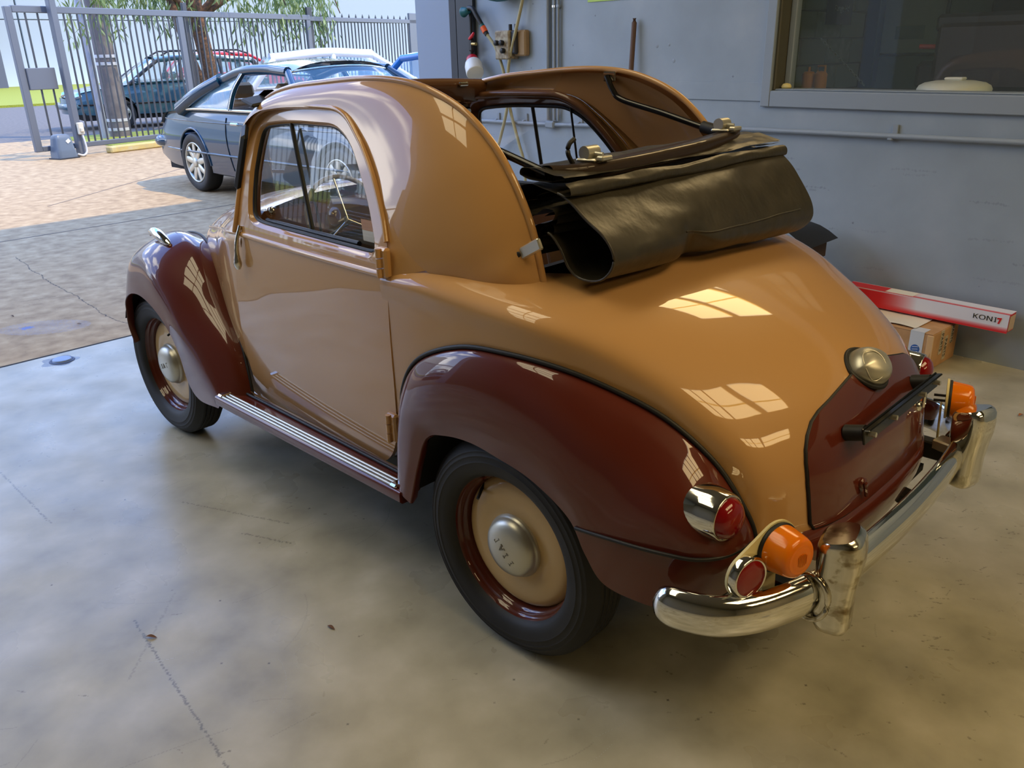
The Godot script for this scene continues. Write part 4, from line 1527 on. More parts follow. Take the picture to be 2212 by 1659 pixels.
func folded_roof() -> void:
	var r := group_node("folded_roof", car)
	# big outer fold: one sheet that runs over, rolls round the back and under; left and right ends are traced in (z, y) at x = -0.42 and x = 0.42
	var left := PackedVector3Array()
	for q in [[-.05, 1.158], [0.0, 1.174], [.044, 1.166], [.105, 1.126], [.158, 1.091], [.187, 1.054], [.182, 1.020], [.150, .990], [.098, .985], [.060, 1.006], [.034, 1.046], [-.004, 1.080], [-.05, 1.06]]:
		left.append(Vector3(-0.43, q[1], q[0]))
	var right := PackedVector3Array()
	for q in [[.0, 1.186], [.05, 1.200], [.098, 1.196], [.150, 1.155], [.196, 1.10], [.232, 1.045], [.232, 1.002], [.185, .967], [.115, .968], [.075, .995], [.05, 1.04], [.01, 1.075], [-.04, 1.06]]:
		right.append(Vector3(0.43, q[1], q[0]))
	var la := smooth(left, 60)
	var ra := smooth(right, 60)
	var nz := FastNoiseLite.new()
	nz.seed = 5
	nz.frequency = 2.2
	nz.fractal_octaves = 2
	var rows := []
	for j in 61:
		var w := j / 60.0
		var row := PackedVector3Array()
		var x := lerpf(-0.43, 0.43, w)
		for i in 61:
			var p := la[i].lerp(ra[i], w)
			var edge := 4.0 * w * (1 - w)
			# a dent where the cloth sags on the deck, left of the middle, and soft waves
			var dent := exp(-pow((x + 0.10 - (i - 30) * 0.004) / 0.05, 2)) * exp(-pow((i - 30) / 7.0, 2)) * 0.030
			p += Vector3(0, dent * 0.5, -dent)
			p += Vector3(0, 1, 0.6) * nz.get_noise_3d(x * 1.6, i * 0.035, 2.0) * 0.007 * (0.35 + edge)
			p.x = x + (0.02 * sin(i * 0.09) if j == 60 else 0.0)
			row.append(p)
		rows.append(row)
	put(MB.new().grid(rows), "outer_fold", M.hood_cloth, r)
	# hem along the left edge of the outer fold
	var hem := PackedVector3Array()
	for i in range(8, 56):
		hem.append(rows[0][i])
	put(MB.new().tube(hem, 0.0035, 6), "hem", M.hood_cloth, r)
	var seam := PackedVector3Array()
	for j in range(20, 57):
		seam.append(rows[j][25] + Vector3(0, 0.0012, 0.0008))
	put(MB.new().tube(seam, 0.0022, 6), "seam", M.hood_cloth, r)
	# upper folds: two narrow rolls on top of one another
	for k in 3:
		var lp := PackedVector3Array()
		var rp := PackedVector3Array()
		var prof: Array = [
			[[.052, 1.196], [.066, 1.186], [.066, 1.170], [.045, 1.165], [.0, 1.178], [-.05, 1.186], [-.085, 1.178], [-.098, 1.165], [-.085, 1.15], [-.04, 1.15]],
			[[.048, 1.204], [.02, 1.200], [-.03, 1.196], [-.075, 1.204], [-.088, 1.214], [-.075, 1.226], [-.04, 1.226], [.02, 1.214], [.05, 1.207]],
			[[-.10, 1.15], [-.11, 1.13], [-.09, 1.11], [-.05, 1.115], [-.01, 1.135], [.02, 1.128], [.01, 1.105], [-.03, 1.095], [-.07, 1.08], [-.05, 1.06]]][k]
		for q in prof:
			lp.append(Vector3(-0.435, q[1], q[0]))
			var dz: float = [0.062, 0.055, 0.0][k]
			var dy: float = [0.012, 0.010, 0.01][k]
			rp.append(Vector3(0.46, q[1] + dy, q[0] + dz))
		var a := smooth(lp, 40)
		var b := smooth(rp, 40)
		var rr := []
		for j in 41:
			var row := PackedVector3Array()
			for i in 41:
				var p := a[i].lerp(b[i], j / 40.0)
				p.y += nz.get_noise_3d(p.x * 2.0, i * 0.05, 7.0 + k * 3.0) * 0.006
				row.append(p)
			rr.append(row)
		put(MB.new().grid(rr), "upper_fold", M.hood_cloth, r)
	# crumpled tucks at the left end below
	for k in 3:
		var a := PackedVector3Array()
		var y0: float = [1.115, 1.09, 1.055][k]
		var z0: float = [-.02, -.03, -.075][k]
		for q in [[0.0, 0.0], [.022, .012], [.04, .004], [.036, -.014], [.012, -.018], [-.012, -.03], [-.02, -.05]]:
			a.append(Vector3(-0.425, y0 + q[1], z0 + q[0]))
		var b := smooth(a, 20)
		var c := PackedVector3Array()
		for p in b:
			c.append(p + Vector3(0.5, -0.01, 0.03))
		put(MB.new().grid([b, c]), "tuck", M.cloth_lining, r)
	# front bar of the roof frame lying on the folds
	var bar := PackedVector3Array()
	for q in [[-.41, 1.212, -.010], [-.37, 1.212, .022], [-.30, 1.214, .044], [-.15, 1.219, .058], [0, 1.224, .061], [.15, 1.229, .056], [.30, 1.235, .038], [.38, 1.239, .014], [.41, 1.240, -.008]]:
		bar.append(Vector3(q[0], q[1], q[2]))
	var bp := smooth(bar, 48)
	var br := []
	for sec in [[-.050, .006], [-.046, .014], [-.008, .017], [.002, .012], [.005, .004], [.005, -.016], [0, -.022], [-.046, -.018], [-.050, -.010]]:
		var row := PackedVector3Array()
		for p in bp:
			row.append(p + Vector3(0, sec[1], sec[0]))
		br.append(row)
	put(MB.new().grid(br, false, true), "roof_bar", M.bar_wood, r)
	# latches on the bar
	for x in [-0.30, 0.30]:
		var at := Vector3(x, 1.234 if x < 0 else 1.255, 0.012 if x < 0 else 0.006)
		var cl := MB.new()
		cl.box(Vector3(0.05, 0.008, 0.05), xf(at, Vector3(0, 15, 0)), 0.003)
		cl.tube(PackedVector3Array([at + Vector3(-0.022, 0.016, 0), at + Vector3(0.022, 0.016, 0)]), 0.016, 14)
		cl.tube(PackedVector3Array([at + Vector3(0.0, 0.014, 0.01), at + Vector3(0.006, 0.012, 0.034)]), 0.006, 8)
		cl.box(Vector3(0.04, 0.012, 0.02), xf(at + Vector3(0.01, 0.004, 0.036)), 0.003)
		put(cl, "roof_latch", M.alloy, r)
	var hk := smooth(V3([-.335, 1.225, -.01, -.347, 1.250, -.015, -.345, 1.270, -.014, -.330, 1.282, -.01]), 14)
	put(MB.new().tube(hk, 0.006, 8), "hook", M.black, r)
	# cloth strip folded on the bar's right end
	put(MB.new().quad(Vector3(.36, 1.236, .02), Vector3(.47, 1.236, .03), Vector3(.47, 1.218, .10), Vector3(.20, 1.214, .085)), "cloth_flap", M.hood_cloth, r)
	# struts from the side arches to the bar
	var sl := smooth(V3([-.43, 1.392, -.50, -.42, 1.35, -.47, -.42, 1.318, -.42, -.425, 1.28, -.27, -.425, 1.245, -.13, -.415, 1.212, -.02]), 40)
	put(MB.new().tube(sl, 0.0095, 10), "roof_strut", M.black_gloss, r)
	var sr := smooth(V3([.425, 1.392, -.505, .42, 1.35, -.475, .42, 1.320, -.435, .42, 1.285, -.28, .42, 1.247, -.127, .415, 1.228, -.02]), 40)
	put(MB.new().tube(sr, 0.0095, 10), "roof_strut", M.black_gloss, r)
	put(MB.new().tube(PackedVector3Array([Vector3(.42, 1.249, -.13), Vector3(.418, 1.238, -.07)]), 0.018, 12), "strut_grip", M.rubber, r)
	for s in [-1.0, 1.0]:
		put(MB.new().box(Vector3(0.012, 0.03, 0.05), xf(Vector3(0.437 * s, 1.39, -0.50)), 0.003), "strut_bracket", M.chrome, r)
	# clamp strip that holds the cloth at the left
	put(MB.new().box(Vector3(0.012, 0.028, 0.09), xf(Vector3(-0.478, 1.045, -0.022), Vector3(-28, -4, 0)), 0.003), "clamp_strip", M.alloy, r)
	put(MB.new().lathe([Vector2(0, .005), Vector2(.007, .004), Vector2(.008, 0)], axis_to(Vector3(-0.484, 1.031, -0.050), Vector3(-1, 0, 0)), 14), "clamp_screw", M.black, r)

# ------------------------------------------------------------------ things on the office wall
func on_wall(pts: Array) -> PackedVector3Array:   # [s, y, distance in front] -> points
	var r := PackedVector3Array()
	for q in pts:
		r.append(wall_pt(q[0], q[1], q[2]))
	return r

func make_wall_things() -> void:
	var grey: Material = M.trim
	# pipe along the wall with saddles
	var p := group_node("conduit_pipe", null, wall_pt(-1.8, 1.0, 0.0))
	tag(p, "grey conduit pipe running level along the blue-grey wall", "pipe")
	var o := -p.position
	var add := func(m: MB, nm: String, mt: Material): put(m, nm, mt, p, o)
	add.call(MB.new().tube(on_wall([[-3.95, 0.985, 0.022], [-3.0, 0.992, 0.022], [-1.5, 1.035, 0.022], [0.0, 1.047, 0.022], [2.4, 1.06, 0.022]]), 0.0135, 12), "pipe_run", grey)
	for s in [-3.63, -3.326, -2.78, -0.64, 0.9]:
		var y: float = lerpf(0.985, 1.047, clampf((s + 3.9) / 3.9, 0, 1))
		add.call(MB.new().box(Vector3(0.034, 0.034, 0.03), wall_xf(s, y, 0.016), 0.006), "saddle", grey)
		add.call(MB.new().box(Vector3(0.012, 0.06, 0.03), wall_xf(s + 0.012, y + 0.03, 0.006), 0.003), "saddle_tab", grey)
	add.call(MB.new().box(Vector3(0.045, 0.05, 0.09), wall_xf(-3.044, 0.99, 0.024), 0.01), "junction_box", grey)
	# upright conduits
	var i := 0
	for c in [[-3.076, 0.015], [-3.012, 0.012], [-2.976, 0.009]]:
		var u := put(MB.new().tube(on_wall([[c[0], 1.02, 0.02], [c[0], 2.58, 0.02]]), c[1], 10), "upright_conduit", grey)
		tag(u, ["thick upright grey conduit nearest the switch box", "middle upright grey conduit of the three", "thinnest upright grey conduit, furthest from the switch box"][i], "conduit", "upright conduits on the wall")
		put(MB.new().box(Vector3(0.02, 0.02, 0.03), wall_xf(c[0], 1.745, 0.02), 0.004), "clip", M.chrome if i == 1 else grey, u)
		i += 1
	# rusty rod
	tag(put(MB.new().tube(on_wall([[-2.30, 0.01, 0.16], [-2.305, 0.9, 0.08], [-2.31, 1.62, 0.03], [-2.31, 1.645, 0.03]]), [0.0155, 0.0155, 0.0155, 0.012], 12), "metal_rod", mat(rgb(92, 70, 58), 0.7)), "rusty brown rod leaning against the grey wall", "rod")
	# old switch box with knobs
	var bx := group_node("switch_box", null, wall_pt(-3.40, 1.52, 0.0))
	tag(bx, "old grimy switch box with black knobs on the wall", "switch box")
	var ob := -bx.position
	var grime := world_tex(mat(Color.WHITE, 0.6), noise_tex(0.02, 5, [[0.0, rgb(96, 78, 54)], [0.45, rgb(150, 136, 108)], [1.0, rgb(188, 178, 152)]], 256, 51), 4.0)
	put(MB.new().box(Vector3(0.10, 0.19, 0.15), wall_xf(-3.46, 1.515, 0.05), 0.008), "box_body", grime, bx, ob)
	put(MB.new().box(Vector3(0.05, 0.17, 0.12), wall_xf(-3.33, 1.525, 0.025), 0.01), "back_plate", mat(rgb(150, 122, 84), 0.7), bx, ob)
	put(MB.new().box(Vector3(0.06, 0.15, 0.06), wall_xf(-3.37, 1.53, 0.05), 0.01), "dark_cover", M.dark_steel, bx, ob)
	for q in [[-3.50, 1.53], [-3.445, 1.53], [-3.435, 1.478]]:
		put(MB.new().lathe([Vector2(.016, 0), Vector2(.018, .01), Vector2(.018, .025), Vector2(.014, .03), Vector2(0, .031)], axis_to(wall_pt(q[0], q[1], 0.10), wall_pt(0, 0, 1.0) - wall_pt(0, 0, 0)), 16), "knob", M.black, bx, ob)
	for q in [-3.43, -3.37]:
		put(MB.new().tube(on_wall([[q, 1.60, 0.04], [q, 1.65, 0.04]]), 0.013, 10), "cable_gland", M.dark_steel, bx, ob)
	# hose with two strands that cross
	var hose := mat(rgb(168, 160, 120), 0.5)
	tag(put(MB.new().tube(smooth(on_wall([[-3.648, 1.588, 0.07], [-3.566, 1.493, 0.06], [-3.496, 1.32, 0.05], [-3.433, 1.066, 0.05], [-3.349, 0.842, 0.05], [-3.302, 0.713, 0.05], [-3.28, 0.45, 0.06], [-3.35, 0.2, 0.08], [-3.5, 0.02, 0.12]]), 60), 0.0115, 10), "garden_hose", hose), "pale hose hanging from the orange coupling of the spray nozzle", "hose")
	tag(put(MB.new().tube(smooth(on_wall([[-3.27, 1.95, 0.05], [-3.29, 1.80, 0.05], [-3.352, 1.565, 0.075], [-3.404, 1.413, 0.08], [-3.422, 1.305, 0.08], [-3.438, 1.098, 0.08], [-3.537, 0.864, 0.07], [-3.622, 0.706, 0.06], [-3.66, 0.4, 0.07], [-3.55, 0.05, 0.1]]), 60), 0.0115, 10), "garden_hose", hose), "pale hose passing in front of the switch box", "hose")
	# spray nozzle hanging on the wall
	var teal := mat(rgb(12, 92, 96), 0.4)
	var g := group_node("spray_nozzle", null, wall_pt(-3.75, 1.70, 0.0))
	tag(g, "teal and black garden spray nozzle with orange coupling", "nozzle")
	var og := -g.position
	var ndir := wall_pt(-1, 0, 0) - wall_pt(0, 0, 0)
	put(MB.new().lathe([Vector2(0, .0), Vector2(.02, .0), Vector2(.026, .03), Vector2(.032, .055), Vector2(.036, .062), Vector2(.036, .07), Vector2(0, .068)], axis_to(wall_pt(-3.83, 1.757, 0.08), ndir + Vector3(0, -0.15, 0)), 20), "nozzle_head", teal, g, og)
	put(MB.new().lathe([Vector2(.034, .070), Vector2(.030, .074), Vector2(0, .074)], axis_to(wall_pt(-3.83, 1.757, 0.08), ndir + Vector3(0, -0.15, 0)), 20), "nozzle_face", M.black, g, og)
	put(MB.new().tube(smooth(on_wall([[-3.84, 1.772, 0.08], [-3.79, 1.765, 0.08], [-3.75, 1.72, 0.08], [-3.70, 1.655, 0.075]]), 14), 0.017, 12), "nozzle_grip", M.black, g, og)
	put(MB.new().tube(on_wall([[-3.70, 1.655, 0.075], [-3.688, 1.638, 0.074]]), 0.019, 12), "grip_ring", teal, g, og)
	put(MB.new().tube(on_wall([[-3.689, 1.64, 0.074], [-3.662, 1.605, 0.072]]), 0.021, 12), "coupling", mat(rgb(230, 92, 30), 0.4), g, og)
	put(MB.new().tube(on_wall([[-3.662, 1.605, 0.072], [-3.648, 1.588, 0.07]]), 0.017, 12), "coupling_nut", M.black, g, og)
	# foam bottle with its gun
	var fb := group_node("foam_bottle", null, wall_pt(-3.80, 1.40, 0.0))
	tag(fb, "white foam spray bottle with red collar on black lance", "bottle")
	var of := -fb.position
	var bdir := wall_pt(0.62, -0.62, 0.35) - wall_pt(0, 0, 0)
	var b0 := wall_pt(-3.83, 1.43, 0.07)
	put(MB.new().lathe([Vector2(.0, .03), Vector2(.035, .032), Vector2(.058, .05), Vector2(.066, .08), Vector2(.066, .15), Vector2(.060, .162), Vector2(0, .165)], axis_to(b0, bdir), 28), "bottle_body", mat(rgb(222, 222, 214), 0.35), fb, of)
	put(MB.new().lathe([Vector2(0, .0), Vector2(.042, .0), Vector2(.046, .02), Vector2(.044, .045), Vector2(.036, .05)], axis_to(b0, bdir), 24), "collar", mat(rgb(186, 22, 40), 0.35), fb, of)
	put(MB.new().tube(on_wall([[-3.84, 1.44, 0.06], [-3.84, 1.60, 0.06], [-3.85, 1.75, 0.05]]), 0.014, 10), "lance", M.black, fb, of)
	put(MB.new().box(Vector3(0.04, 0.09, 0.05), wall_xf(-3.835, 1.52, 0.06), 0.012), "gun_block", M.black, fb, of)
	put(MB.new().tube(smooth(on_wall([[-3.85, 1.565, 0.07], [-3.80, 1.585, 0.085], [-3.775, 1.605, 0.09]]), 8), [0.010, 0.011, 0.012, 0.012, 0.012, 0.011, 0.010, 0.009, 0.006], 10), "trigger", mat(rgb(206, 26, 40), 0.35), fb, of)
	put(MB.new().tube(on_wall([[-3.82, 1.53, 0.07], [-3.765, 1.528, 0.08]]), 0.012, 8), "brass_inlet", mat(rgb(186, 160, 96), 0.3, 0.9), fb, of)
	# dark board behind them and the teal reel above
	setting(put(MB.new().box(Vector3(0.03, 2.5, 0.20), wall_xf(-3.95, 1.25, 0.015), 0.003), "trim_5", M.dark_steel), "dark board beside the door pier")
	tag(put(MB.new().lathe([Vector2(0, -.07), Vector2(.17, -.07), Vector2(.185, -.05), Vector2(.19, .0), Vector2(.185, .05), Vector2(.17, .07), Vector2(0, .07)], axis_to(wall_pt(-3.49, 1.985, 0.09), wall_pt(0, 0, 1) - wall_pt(0, 0, 0)), 40), "hose_reel", mat(rgb(22, 96, 96), 0.45)), "teal hose reel at the top of the wall", "hose reel")
	tag(put(MB.new().box(Vector3(0.003, 0.30, 0.36), wall_xf(-2.545, 1.905, 0.003)), "notice_paper", mat(rgb(176, 204, 110), 0.8)), "light green paper notice pinned high on the wall", "notice")
	# screws and plugs in the wall
	for q in [[-2.15, 1.485, .012], [-2.02, 1.40, .012], [-2.06, 1.49, .009]]:
		setting(put(MB.new().lathe([Vector2(.0, .002), Vector2(q[2] * .7, .002), Vector2(q[2], .0)], axis_to(wall_pt(q[0], q[1], 0.0), wall_pt(0, 0, 1) - wall_pt(0, 0, 0)), 14), "trim_6", grey))

# ------------------------------------------------------------------ inside the office
func make_office() -> void:
	var base := wall_xf(0, 0)
	var block := [world_tex(mat(Color.WHITE, 0.8), noise_tex(0.03, 4, [[0.0, rgb(118, 118, 98)], [1.0, rgb(142, 142, 122)]], 256, 61), 1.2), mat(rgb(126, 127, 108), 0.8)]
	var wl := MB.new()
	wl.box(Vector3(3.3, 2.6, 0.1), xf(Vector3(1.7, 1.3, -2.47)))
	var wall := put(wl, "wall_office_end", mat(rgb(96, 98, 84), 0.9))
	wall.transform = base
	setting(wall, "concrete block wall inside the office")
	var bm := MB.new().box(Vector3(0.388, 0.188, 0.03), Transform3D(), 0.006).mesh()
	for r in 6:
		for c in 9:
			var x := 0.30 + c * 0.4 + (0.2 if r % 2 else 0.0)
			if x < 3.15:
				put_mesh(bm, "block", block[(r * 3 + c) % 2], wall, Vector3(x, 1.02 + r * 0.2, -2.41))
	var wb := MB.new()
	wb.box(Vector3(0.1, 2.6, 7.0), xf(Vector3(3.25, 1.3, 1.0)))
	wb.box(Vector3(3.2, 0.04, 7.0), xf(Vector3(1.7, 0.02, 1.0)))
	wb.box(Vector3(3.2, 2.6, 0.1), xf(Vector3(1.7, 1.3, 4.4)))
	var back := put(wb, "wall_office_back", mat(rgb(140, 146, 138), 0.8))
	back.transform = base
	setting(back, "pale wall at the back of the office")
	var cl := put(MB.new().box(Vector3(3.4, 0.08, 7.1), xf(Vector3(1.7, 2.62, 1.0))), "ceiling_office", mat(rgb(150, 150, 144), 0.8))
	cl.transform = base
	setting(cl)
	var dp := put(MB.new().box(Vector3(0.10, 2.5, 0.12), xf(Vector3(3.12, 1.25, -2.32)), 0.01), "trim_7", M.dark_steel)
	dp.transform = base
	setting(dp, "dark post in the corner of the office")
	var place := func(o: Node3D, x: float, y: float, s: float): o.transform = base * Transform3D(Basis(), Vector3(x, y, s))
	# office ceiling lamp keeps the room readable
	var lampm := mat(Color(0.9, 0.95, 0.9), 0.5)
	lampm.emission_enabled = true
	lampm.emission = Color(0.85, 1.0, 0.88)
	lampm.emission_energy_multiplier = 2.0
	var lamp := put(MB.new().box(Vector3(0.16, 0.05, 1.2), Transform3D(), 0.01), "ceiling_lamp", lampm)
	place.call(lamp, 1.3, 2.53, 3.2)
	tag(lamp, "fluorescent lamp on the office ceiling", "lamp")
	var al := AreaLight3D.new()
	al.name = "office_lamp_light"
	al.area_size = Vector2(0.16, 1.2)
	al.light_energy = 2.2
	al.light_color = Color(0.86, 1.0, 0.88)
	al.area_range = 20.0
	al.area_attenuation = 2.0
	al.shadow_enabled = true
	add_child(al)
	al.transform = base * Transform3D(Basis(Vector3.RIGHT, -PI / 2), Vector3(1.3, 2.49, 3.2))
	# bench under the window
	var bench := put(MB.new().box(Vector3(1.2, 0.05, 3.6), xf(Vector3(0, -0.03, 0)), 0.01).box(Vector3(1.1, 1.1, 0.05), xf(Vector3(0, -0.6, -1.5))).box(Vector3(1.1, 1.1, 0.05), xf(Vector3(0, -0.6, 1.5))), "work_bench", mat(rgb(70, 66, 60), 0.6))
	place.call(bench, 0.76, 1.205, -0.2)
	tag(bench, "dark office bench behind the window", "bench")
	# poster
	var im := Image.create(96, 160, false, Image.FORMAT_RGBA8)
	im.fill(rgb(34, 36, 62))
	for y in 160:
		for x in 96:
			var q := Vector2(x - 50, (y - 62) * 1.5)
			if q.length() < 38 and y < 84 and y > 30:
				im.set_pixel(x, y, rgb(176, 40, 62) if y < 70 else rgb(150, 60, 80))
			if y > 84 and y < 88:
				im.set_pixel(x, y, rgb(186, 186, 196))
			for wx in [30, 72]:
				if Vector2(x - wx, y - 74).length() < 9:
					im.set_pixel(x, y, rgb(60, 60, 84))
	var pm := mat(Color.WHITE, 0.6)
	pm.albedo_texture = ImageTexture.create_from_image(im)
	var pb := MB.new().quad(Vector3(-0.21, 0.32, 0.004), Vector3(0.21, 0.32, 0.004), Vector3(0.21, -0.32, 0.004), Vector3(-0.21, -0.32, 0.004))
	pb.t[0] = Vector2(0, 0)
	var po := put(pb, "car_poster", pm)
	place.call(po, 2.62, 1.94, -2.388)
	tag(po, "dark blue poster of a red car on the block wall", "poster")
	text_on(po, "Range Hd", 0.055, Vector3(0.03, -0.20, 0.008), Vector3.ZERO, mat(rgb(214, 214, 220), 0.6), "poster_lettering")
	# framed certificate
	var fr := group_node("framed_certificate")
	place.call(fr, 3.19, 1.60, -2.06)
	tag(fr, "black framed certificate on the pale office wall", "picture")
	var fb := MB.new()
	for s in [-1.0, 1.0]:
		fb.box(Vector3(0.03, 0.46, 0.025), xf(Vector3(0, 0, s * 0.30)), 0.004)
		fb.box(Vector3(0.03, 0.025, 0.62), xf(Vector3(0, s * 0.22, 0)), 0.004)
	put(fb, "frame", M.black, fr)
	put(MB.new().box(Vector3(0.006, 0.42, 0.58), Transform3D()), "certificate_sheet", M.paper, fr)
	put(MB.new().box(Vector3(0.002, 0.10, 0.24), xf(Vector3(-0.004, -0.05, 0.02))), "print_block", mat(rgb(150, 160, 150), 0.8), fr)
	put(MB.new().quad(Vector3(-0.012, -0.21, -0.29), Vector3(-0.012, 0.21, -0.29), Vector3(-0.012, 0.21, 0.29), Vector3(-0.012, -0.21, 0.29)), "glazing", M.window, fr)
	# dark picture of a white car, top right
	var dk := group_node("dark_picture")
	place.call(dk, 3.19, 1.98, -0.98)
	tag(dk, "large dark picture of a white car at the right", "picture")
	put(MB.new().box(Vector3(0.02, 0.62, 0.9), Transform3D(), 0.004), "picture_board", mat(rgb(20, 26, 36), 0.4), dk)
	var cp := PackedVector2Array([Vector2(-0.40, -0.12), Vector2(-0.36, 0.02), Vector2(-0.2, 0.08), Vector2(-0.08, 0.18), Vector2(0.2, 0.2), Vector2(0.38, 0.08), Vector2(0.42, -0.12), Vector2(0.3, -0.15), Vector2(0.22, -0.08), Vector2(0.14, -0.15), Vector2(-0.14, -0.15), Vector2(-0.22, -0.08), Vector2(-0.3, -0.15)])
	put(MB.new().hull2(cp, 0.002, Transform3D(Basis(Vector3(0, 0, 1), Vector3.UP, Vector3(-1, 0, 0)), Vector3(-0.011, -0.05, 0.05))), "printed_car", mat(rgb(140, 150, 152), 0.5), dk)
	# black appliance with a brown flank on the bench
	var ap := group_node("black_appliance")
	place.call(ap, 0.98, 1.205, -0.29)
	tag(ap, "bulky black and brown machine on the office bench", "machine")
	put(MB.new().box(Vector3(0.5, 0.36, 1.05), xf(Vector3(0, 0.19, 0)), 0.03), "body", mat(rgb(34, 24, 20), 0.4), ap)
	put(MB.new().box(Vector3(0.46, 0.10, 1.08), xf(Vector3(0, 0.36, 0)), 0.02), "lid", M.black, ap)
	put(MB.new().box(Vector3(0.12, 0.16, 0.14), xf(Vector3(-0.1, 0.09, -0.58)), 0.03), "motor_block", M.black, ap)
	put(MB.new().tube(PackedVector3Array([Vector3(-0.1, 0.24, -0.5), Vector3(-0.1, 0.245, -0.66)]), 0.014, 10), "red_lever", mat(rgb(150, 34, 28), 0.4), ap)
	# white domed dish cover with a blue base
	var dm := group_node("dish_cover")
	place.call(dm, 0.36, 1.205, -0.525)
	tag(dm, "cream white domed cover with blue rim inside the window", "dish cover")
	put(MB.new().lathe([Vector2(.172, .03), Vector2(.174, .045), Vector2(.165, .062), Vector2(.14, .076), Vector2(.09, .085), Vector2(0, .088)], Transform3D(), 40), "dome", mat(rgb(214, 214, 196), 0.35), dm)
	put(MB.new().lathe([Vector2(.15, .0), Vector2(.165, .02), Vector2(.172, .03)], Transform3D(), 40), "rim", mat(rgb(60, 110, 170), 0.4), dm)
	put(MB.new().box(Vector3(0.06, 0.014, 0.09), xf(Vector3(0, 0.094, 0)), 0.005), "cover_handle", mat(rgb(226, 226, 214), 0.4), dm)
	# two yellow cans
	for k in 2:
		var cn := group_node("yellow_can")
		place.call(cn, 1.0, 1.205, -1.69 + k * 0.085)
		tag(cn, ["yellow plastic can with straight neck, nearer the window jamb", "yellow plastic can with loop handle, nearer the chain"][k], "can", "yellow cans on the office bench")
		var ym := mat(rgb(222, 160, 30), 0.45)
		put(MB.new().lathe([Vector2(0, 0), Vector2(.036, 0), Vector2(.04, .01), Vector2(.04, .09), Vector2(.03, .105), Vector2(0, .11)], Transform3D(), 20), "can_body", ym, cn)
		if k == 0:
			put(MB.new().tube(PackedVector3Array([Vector3(0, 0.1, 0), Vector3(0, 0.135, 0)]), 0.008, 8), "can_neck", ym, cn)
		else:
			put(MB.new().tube(PackedVector3Array([Vector3(0, 0.1, -0.025), Vector3(0, 0.14, -0.025), Vector3(0, 0.14, 0.025), Vector3(0, 0.1, 0.025)]), 0.008, 8), "can_handle", ym, cn)
	# hanging chain
	var ch := group_node("hanging_chain")
	place.call(ch, 1.6, 1.5, -1.95)
	tag(ch, "pale steel chain hanging slanted behind the office window", "chain")
	var a := Vector3(0, 0.0, 0)
	var bb := Vector3(0.22, -0.30, 0.235)
	var link := MB.new()
	var lp := PackedVector3Array()
	for k in 16:
		var w := TAU * k / 16
		lp.append(Vector3(cos(w) * 0.008, sin(w) * 0.016, 0))
	var lm := MB.new().tube(lp, 0.003, 6, true).mesh()
	for k in 17:
		var l := put_mesh(lm, "link", mat(rgb(186, 186, 172), 0.4, 0.6) if k == 0 else ch.get_child(0).material_override, ch)
		var ax := axis_to(a.lerp(bb, k / 16.0), bb - a)
		l.transform = ax * Transform3D(Basis(Vector3.UP, PI * 0.5 * (k % 2)), Vector3.ZERO)
	# shell on the sill
	var jr := put(MB.new().lathe([Vector2(0, 0), Vector2(.026, .0), Vector2(.03, .01), Vector2(.02, .022), Vector2(0, .026)], Transform3D(), 16), "lamp_shell", mat(rgb(214, 196, 128), 0.4))
	jr.transform = base * Transform3D(Basis().scaled(Vector3(0.7, 1.1, 1.0)), Vector3(0.05, 1.253, -1.285))
	tag(jr, "small cream cap lying in the corner of the window sill", "cap")

func text_on(parent: Node3D, words: String, size: float, at: Vector3, rot: Vector3, mt: Material, called: String, font := "Droid Sans") -> MeshInstance3D:
	var tm := TextMesh.new()
	var sf := SystemFont.new()
	sf.font_names = PackedStringArray([font])
	tm.font = sf
	tm.text = words
	tm.font_size = 32
	tm.pixel_size = size / 32.0
	tm.depth = 0.0008
	var o := put_mesh(tm, called, mt, parent)
	o.position = at
	o.rotation_degrees = rot
	return o

